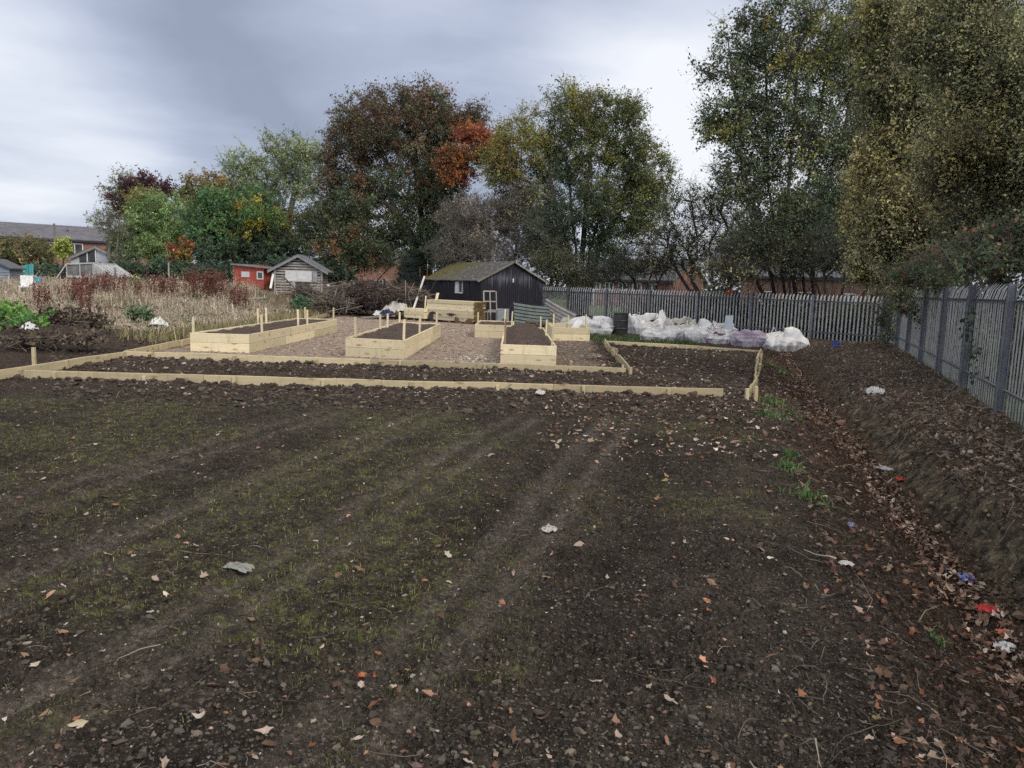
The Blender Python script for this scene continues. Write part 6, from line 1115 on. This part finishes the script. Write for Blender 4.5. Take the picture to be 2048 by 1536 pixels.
leafy('nettle_patch', 'green nettles in the dry grass near the dock clumps right of the greenhouse', 'plants', [lobe(285, 575, 26, 16, 41, 40, [((.08, .15, .06), 3), ((.12, .19, .08), 2)])], 225, .14, 34, .34)
def brush(label, lobes, seed, n, col, L=.9, r=.012, leaf=0, group='heaps of cut brush'):
    rng = np.random.default_rng(seed); c = lobes[0]['c']; o = np.array([c[0], c[1], gz(c[0], c[1])]); t = thing('brush_heap', o, label, 'brush heap', group); tb = Batch(); lf = Batch()
    for lb in lobes:
        m = int(n * lb['n']); d = unit(rng.normal(size=(m, 3))) * rng.random((m, 1)) ** .4; p = lb['c'] + d * lb['r']; p[:, 2] = np.maximum(p[:, 2], gz(o[0], o[1]) + .03); a = unit(rng.normal(size=(m, 3)) * np.array([1, 1, .45])); l = L * np.exp(rng.normal(0, .4, (m, 1))) * .5; add_twigs(tb, p - a * l, p + a * l, r * np.exp(rng.normal(0, .5, m)), rng, pick(lb['pal'], m, rng), .15)
        if leaf: q = p[rng.integers(0, m, m * leaf)] + rng.normal(0, .15, (m * leaf, 3)); q[:, 2] = np.maximum(q[:, 2], o[2] + .02); add_leaves(lf, q, .1, pick([((.1, .075, .05), 3), ((.05, .04, .035), 3), ((.16, .13, .09), 1)], len(q), rng), rng)
    tb.out('branches', M['twig'], t)
    if leaf: lf.out('dead_leaves', M['litter'], t)
TWC = [((.16, .135, .115), 3), ((.09, .075, .065), 3), ((.22, .19, .16), 1)]; DKT = [((.04, .03, .035), 4), ((.07, .05, .05), 3), ((.1, .08, .07), 1)]
brush('big dark purple brown brush heap right of the weathered grey shed', [lobe(735, 592, 46, 24, 38.5, 1.0, DKT), lobe(770, 602, 34, 16, 37.5, .5, DKT)], 230, 1500, 0, .85, .008, 5)
brush('grey brush heap of bigger dead branches between the grey shed and the dark one', [lobe(690, 600, 38, 24, 39, 1.0, TWC), lobe(665, 610, 36, 14, 37.5, .6, TWC), lobe(610, 590, 26, 14, 42, .35, TWC)], 231, 620, 0, 1.2, .015, 3)
brush('reddish brown brush heap between the dark one and the black shed', [lobe(800, 590, 34, 14, 39.5, 1.0, [((.11, .07, .055), 3), ((.16, .13, .11), 2)]), lobe(835, 605, 18, 22, 39, .4, TWC)], 232, 600, 0, 1.1, .012, 4)
brush('dark heap of pulled stems and soil left of the first raised bed', [lobe(118, 640, 46, 6, 21, 1.0, DKT), lobe(175, 644, 36, 7, 20.5, .5, TWC), lobe(60, 696, 50, 5, 16.6, .35, TWC), lobe(170, 694, 40, 3, 16.8, .2, TWC)], 233, 300, 0, .5, .006, 6)
# white slatted fragment and the rest of what shows past the brush
t = thing('slatted_panel', atY(738, 578, 41), 'white slatted panel lying tilted on top of the dark brush heap', 'panel'); a, c = atY(726, 581, 41), atY(755, 574, 41.6); mb = MB()
for k in range(8): p = a + (c - a) * (k / 7); mb.bar(p - [0, 0, .12 + .0 * k], p + [0, 0, .16 - .018 * k], .05, .02, upv=(0, 1, 0))
mb.out('slats', M['white_paint'], t); mb = MB(); mb.bar(a + [0, .03, .1], c + [0, .03, .0], .03, .06); mb.out('rail', M['white_paint'], t)
t = thing('white_dial', atY(656, 571, 43), 'small white disc on a stake beside the right corner of the weathered grey shed', 'disc'); p = atY(656, 571, 43); mb = MB(); mb.tube([p, p + [0, .03, 0]], .1, 16); mb.out('disc', M['white_paint'], t); mb = MB(); mb.tube([p + [0, .04, .0], (p[0], p[1] + .04, gz(p[0], p[1]) - .1)], .02, 6); mb.out('stake', M['pale_timber'], t)

# weeds round the drum and along the field edge
rng = np.random.default_rng(81); b = Batch(); n = 5200; x, y = rng.uniform(2.7, 6.2, n), rng.uniform(24.6, 28.6, n); keep = (y > 24.3 - .33 * (x - 2.9) + .3) & (fbm2(x * .9, y * .9, 3, 91) > -.35); x, y = x[keep], y[keep]; blades(b, grd(x, y, -.01), np.exp(rng.normal(-2.2, .35, len(x))), .011, pick([((.06, .11, .04), 4), ((.08, .12, .05), 3), ((.14, .13, .07), 2)], len(x), rng), rng, .6)
o = b.out('short_grass', M['grass']); tag(o, 'short green grass at the foot of the black drum', 'grass', kind='stuff')
for k, (px, py, w, n, lab) in enumerate([(1545, 810, .28, 120, 'pale green grass tuft at the field edge near the end of the crooked edging'), (1548, 838, .3, 120, 'dark green weed tuft below the pale tuft at the field edge'), (1590, 835, .16, 50, 'small green weed tuft at the top of the ditch slope'), (1560, 742, .5, 130, 'long green weed tuft beside the crooked plank edging'), (1576, 912, .14, 40, 'small fern green tuft under a twig at the field edge'), (1580, 938, .16, 70, 'bright green weed rosette at the field edge'), (1622, 995, .22, 90, 'leafy green weed tuft halfway along the ditch slope'), (1870, 1262, .12, 16, 'bluish green weed sprig lying over the near ditch slope')]):
    rng = np.random.default_rng(240 + k); p = at(px, py, 0); p = at(px, py, gz(p[0], p[1])); p[2] = gs(p[0], p[1]); x, y = p[0] + rng.normal(0, w * .4, n), p[1] + rng.normal(0, w * .5, n); b = Batch(); s = p[1] / 12; blades(b, grd(x, y, -.005), np.exp(rng.normal(-2.6, .35, n)) * (.8 + .5 * s), .004 + .004 * s, pick([((.09, .17, .05), 4), ((.13, .2, .08), 2), ((.17, .19, .1), 1)], n, rng), rng, .7); add_leaves(b, grd(x[::3], y[::3], .03), .05 + .02 * s, pick([((.07, .15, .05), 3), ((.12, .2, .09), 1)], len(x[::3]), rng), rng, 1.2, .5)
    o = b.out('weed_tuft', M['grass'], None, origin=p); tag(o, lab, 'weed', 'green weeds along the field edge')

# ------------------------------------------------------------------ far buildings
def house(name, label, cat, fl, fr, depth, ev, rg_, zb, wallm, roofm, wins, over=.35, chim=None):
    """gable ended building: front from fl to fr, ridge parallel to it; wins = (along, sill height, w, h)"""
    fl, fr = np.array([*fl, zb], float), np.array([*fr, zb], float); L = np.linalg.norm(fr - fl); u = (fr - fl) / L; v = np.array([-u[1], u[0], 0]); c = (fl + fr) / 2; t = thing(name, c, label, cat); mb = MB(); 
    P = lambda x, y, z: fl + u * x + v * y + np.array([0, 0, z]); mb.prism([P(0, 0, 0), P(0, depth, 0), P(0, depth, ev), P(0, depth / 2, rg_), P(0, 0, ev)], u * L); mb.out('wall', wallm, t); R = np.stack([u, v, np.array([0, 0, 1.0])], 1)
    for s in (0, 1):
        sl = (rg_ - ev) / (depth / 2); y0 = -over if s == 0 else depth + over; mb = MB(); a, q = P(-.3, y0, ev - over * sl + .03), P(-.3, depth / 2, rg_ + .03); mb.prism([a, q, q + u * (L + .6), a + u * (L + .6)], (0, 0, .14)); mb.out('roof', roofm, t)
    mb = MB(); mb.prism([P(-.2, -over - .04, ev - over * sl - .1), P(L + .2, -over - .04, ev - over * sl - .1), P(L + .2, -over - .04, ev - over * sl + .1), P(-.2, -over - .04, ev - over * sl + .1)], v * .03); mb.out('gutter', M['dark_plastic'], t)
    for x, z, w, h in wins:
        mb = MB()
        for cx, cz, sx, sz in ((x, z, w, .09), (x, z + h, w, .09), (x - w / 2 + .045, z + h / 2, .09, h - .1), (x + w / 2 - .045, z + h / 2, .09, h - .1), (x, z + h / 2, .07, h - .1)): mb.box(P(cx, -.03, cz), (sx, .08, sz), R)
        f = mb.out('window', M['white_paint'], t); mb = MB(); mb.box(P(x, -.006, z + h / 2), (w - .16, .03, h - .1), R); p = mb.out('pane', M['glass'], None, origin=np.array(t.location)); p.parent = f; p.location = (0, 0, 0)
    for cx in (chim or []): mb = MB(); mb.box(P(cx, depth / 2, rg_ + .4), (.7, .6, 1.0), R); mb.out('chimney', M['brick'], t)
    return t
a, c = atY(0, 490, 85), atY(190, 490, 90.5); u = unit((c - a)[:2]); L0 = np.linalg.norm((c - a)[:2]); f = lambda d: a[:2] + u * d
house('brick_terrace', 'long red brick terrace with a dark tiled roof at the far left', 'house', f(-16), f(16), 8, 5.45 + .3, 7.35, -.3, M['brick'], M['slate'], [(16 + d, 3.75, w, 1.55) for d, w in ((-9.5, 1.1), (-4.2, 1.1), (2.55, 1.0), (4.75, 1.15), (7.2, 1.7))])
# bungalow: gable towards the camera
Y = 62; ap = atY(192, 493, Y); c = np.array([ap[0], Y, 0.8]); L, u, v, R = local(c, .12); t = thing('chalet', c, 'pale chalet with a glazed gable behind the greenhouse', 'chalet'); ev = atY(150, 512, Y)[2] - c[2] - .1; rg_ = ap[2] - c[2]; w = 3.9
mb = MB(); mb.prism([L(-w / 2, 0, 0), L(w / 2, 0, 0), L(w / 2, 0, ev), L(0, 0, rg_ - .06), L(-w / 2, 0, ev)], v * 6 - u * 2.2); mb.out('wall', noise_mat('pale_blue_render', [(.3, (.34, .37, .42)), (.7, (.44, .47, .52))], 2), t)
for s in (-1, 1): mb = MB(); a, q = L(0, -.2, rg_ + .02), L(s * (w / 2 + .25), -.2, ev - .12); mb.prism([a, q, q + v * 6.3 - u * 2.3, a + v * 6.3 - u * 2.3], (0, 0, .09)); mb.out('roof', noise_mat('grey_green_felt', [(.3, (.07, .085, .085)), (.7, (.12, .135, .135))], 2), t); mb = MB(); mb.prism([a - [0, .03, .01], q - [0, .03, .01], q - [0, .03, .18], a - [0, .03, .18]], (0, .025, 0)); mb.out('bargeboard', M['pale_timber'], t)
for x, hh in ((-.35, .95), (-1.0, .7)):
    z0 = rg_ - 1.55; mb = MB(); mb.prism([L(x - .3, -.03, z0), L(x + .28, -.03, z0), L(x + .28, -.03, rg_ - .25 - abs(x + .28) * .4), L(x - .3, -.03, rg_ - .25 - abs(x - .3) * .4)], v * .02); mb.out('gable_pane', M['glass'], t); mb = MB(); mb.bar(L(x + .32, -.05, z0), L(x + .32, -.05, rg_ - .2 - abs(x + .3) * .4), .07, .05, upv=(0, 1, 0)); mb.bar(L(x - .36, -.05, z0 - .05), L(x + .28, -.05, z0 - .05), .05, .07); mb.out('gable_frame', M['white_paint'], t)
a, c = atY(1165, 590, 78), atY(1345, 590, 72); house('brick_house', 'low red brick house with small white windows seen over the back fence', 'house', a[:2], c[:2], 7, 3.7, 5.6, -1.0, M['brick2'], M['slate'], [(d, 2.6, 1.0, .7) for d in (1.6, 3.1, 4.6, 6.2, 7.8)] + [(.9, .9, 1.0, 1.6)])
a, c = atY(1480, 600, 70), atY(1760, 600, 62); house('brick_house', 'long dull brick building behind the scrub at the right of the back fence', 'house', a[:2], c[:2], 8, 4.2, 5.4, -1.0, M['brick2'], M['slate'], [(d, 1.8, 1.3, 1.1) for d in (2.5, 6.0, 9.5)])
a, c = atY(690, 560, 92), atY(790, 560, 90); house('brick_house', 'orange brick house partly hidden under the copper maple', 'house', a[:2], c[:2], 7, 4.6, 6.0, -.6, M['brick'], M['slate'], [(1.2, 1.2, 1.2, 1.2), (4.4, 1.2, 1.4, 1.2)])
a, c = atY(826, 560, 100), atY(846, 560, 100); house('small_house', 'small house with an orange roof peeping out left of the black shed', 'house', a[:2], c[:2], 4, 2.4, 4.6, -.4, M['white_paint'], M['orange_tile'], [])
p0, p1 = atY(712, 590, 62), atY(812, 590, 60); d = unit((p1 - p0)[:2]); palisade('palisade_fence', p0[:2], d, 4.2, .3, 1.7, 2.75, 'short grey fence far behind the brush heaps, left of the conifer', np.array([d[1], -d[0]]), 9, group='grey steel palisade fences')
# hedge line far behind everything
rng = np.random.default_rng(82); b = Batch(); n = 26000; a = rng.uniform(-.82, .95, n); Rr = rng.uniform(104, 118, n); h = np.abs(rng.normal(0, 1.7, n)) * (1 + .4 * noise2(a * 30, a * 0, 3)) + .2; add_leaves(b, np.stack([np.sin(a) * Rr, np.cos(a) * Rr, h], 1), .55, pick([((.04, .055, .035), 4), ((.06, .07, .04), 3), ((.08, .06, .045), 1)], n, rng), rng)
o = b.out('distant_treeline', M['leaf']); tag(o, 'dark line of distant trees closing the horizon', 'treeline', kind='stuff')

# dark growth standing behind the back fence
rng = np.random.default_rng(83); b = Batch(); n = 24000; q = rng.uniform(.2, 16, n); o = rng.uniform(.35, 2.6, n); x, y = BACK0[0] + BACKU[0] * q + .7517 * o, BACK0[1] + BACKU[1] * q + .6595 * o
h = rng.random(n) ** 1.3 * (1.5 + .7 * fbm2(q * .8, o * .5, 3, 5)) * sstep(15, 11, q); keep = (h > .02); add_leaves(b, np.stack([x, y, terrain(x, y) + h], 1)[keep], .12, pick([((.05, .07, .045), 4), ((.075, .09, .05), 3), ((.1, .08, .055), 2)], int(keep.sum()), rng), rng)
n = 900; q = rng.uniform(0, 14, n); o = rng.uniform(.3, 2.4, n); P0 = np.stack([BACK0[0] + BACKU[0] * q + .7517 * o, BACK0[1] + BACKU[1] * q + .6595 * o, np.zeros(n)], 1); add_twigs(b, P0, P0 + np.stack([rng.normal(0, .35, n), rng.normal(0, .35, n), rng.uniform(1.0, 3.0, n)], 1), .011, rng, shade((.06, .05, .045), n, rng))
n = 22000; q = rng.uniform(-3, 27, n); o = rng.uniform(.3, 2.2, n); x, y = FP[0] + FU[0] * (q - 4) - FN[0] * o, FP[1] + FU[1] * (q - 4) - FN[1] * o; h = rng.random(n) ** 1.1 * 2.9; add_leaves(b, np.stack([x, y, FENCE_Z + h], 1), .085, pick([((.05, .065, .045), 4), ((.075, .08, .05), 3), ((.11, .085, .055), 2)], n, rng), rng)
o = b.out('undergrowth', M['leaf']); tag(o, 'dark undergrowth pressing against the far side of the steel fences', 'undergrowth', kind='stuff')

# ------------------------------------------------------------------ overcast sky and soft sun
W = bpy.data.worlds.new('World'); S.world = W; W.use_nodes = True; nt = W.node_tree; bg = nt.nodes['Background']
EL, AZ = math.radians(40), math.radians(138)
sk = nd(nt, 'ShaderNodeTexSky', sky_type='NISHITA', sun_disc=False); sk.sun_elevation = EL; sk.sun_rotation = AZ; sk.air_density = 1.0; sk.dust_density = 2.0
tc = nd(nt, 'ShaderNodeTexCoord'); sp = nd(nt, 'ShaderNodeSeparateXYZ'); nt.links.new(tc.outputs['Generated'], sp.inputs[0]); zz = maths(nt, 'MAXIMUM', maths(nt, 'ADD', sp.outputs['Z'], .16), .05)
cm = nd(nt, 'ShaderNodeCombineXYZ'); nt.links.new(maths(nt, 'DIVIDE', sp.outputs['X'], zz), cm.inputs[0]); nt.links.new(maths(nt, 'DIVIDE', sp.outputs['Y'], zz), cm.inputs[1]); cm.inputs[2].default_value = 3.7
n1 = nz(nt, cm.outputs[0], .75, 7, .52, .35); n2 = nz(nt, cm.outputs[0], 1.7, 5, .55)
val = maths(nt, 'ADD', maths(nt, 'MULTIPLY', n1, .95), maths(nt, 'ADD', maths(nt, 'MULTIPLY', n2, .18), -.05))
def blob(px, py, rad, amt, cur):
    d = unit(ray(px, py)); dp = nd(nt, 'ShaderNodeVectorMath', operation='DISTANCE'); nv = nd(nt, 'ShaderNodeVectorMath', operation='NORMALIZE'); nt.links.new(tc.outputs['Generated'], nv.inputs[0]); nt.links.new(nv.outputs[0], dp.inputs[0]); dp.inputs[1].default_value = tuple(d)
    mr = nd(nt, 'ShaderNodeMapRange', interpolation_type='SMOOTHSTEP'); mr.inputs['From Min'].default_value = rad; mr.inputs['From Max'].default_value = 0; mr.inputs['To Min'].default_value = 0; mr.inputs['To Max'].default_value = amt; nt.links.new(dp.outputs['Value'], mr.inputs['Value']); return maths(nt, 'ADD', cur, mr.outputs[0])
for q in ((1330, 260, .26, .26), (90, 110, .2, .14), (180, 330, .22, .14), (40, 420, .28, .06), (370, 10, .24, -.2), (400, 220, .26, -.14), (60, 240, .12, -.06), (760, 140, .34, -.12), (1650, 420, .3, .2), (1050, 60, .3, -.08)): val = blob(*q, val)
cl = ramp(nt, val, [(.26, (2.4, 2.75, 3.6)), (.42, (3.4, 3.8, 4.9)), (.58, (5.1, 5.5, 6.4)), (.78, (7.2, 7.4, 7.8))])
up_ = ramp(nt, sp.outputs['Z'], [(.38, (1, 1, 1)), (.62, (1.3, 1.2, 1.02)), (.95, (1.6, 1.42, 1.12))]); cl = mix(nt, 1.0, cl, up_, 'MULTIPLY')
bk = ramp(nt, maths(nt, 'MULTIPLY', sp.outputs['Y'], -1.0), [(.0, (1, 1, 1)), (.55, (2.5, 2.4, 2.25))]); cl = mix(nt, 1.0, cl, bk, 'MULTIPLY')   # unseen sky behind the viewer is boosted, added to light the fronts of things
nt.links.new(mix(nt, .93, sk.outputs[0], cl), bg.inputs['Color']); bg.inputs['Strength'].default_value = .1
sd = bpy.data.lights.new('sun', 'SUN'); so = bpy.data.objects.new('sun', sd); COL.objects.link(so); sd.energy = 1.45; sd.angle = math.radians(16); sd.color = (1, .92, .80)
dv = Vector((math.sin(AZ) * math.cos(EL), math.cos(AZ) * math.cos(EL), math.sin(EL))); so.rotation_euler = dv.to_track_quat('Z', 'Y').to_euler()
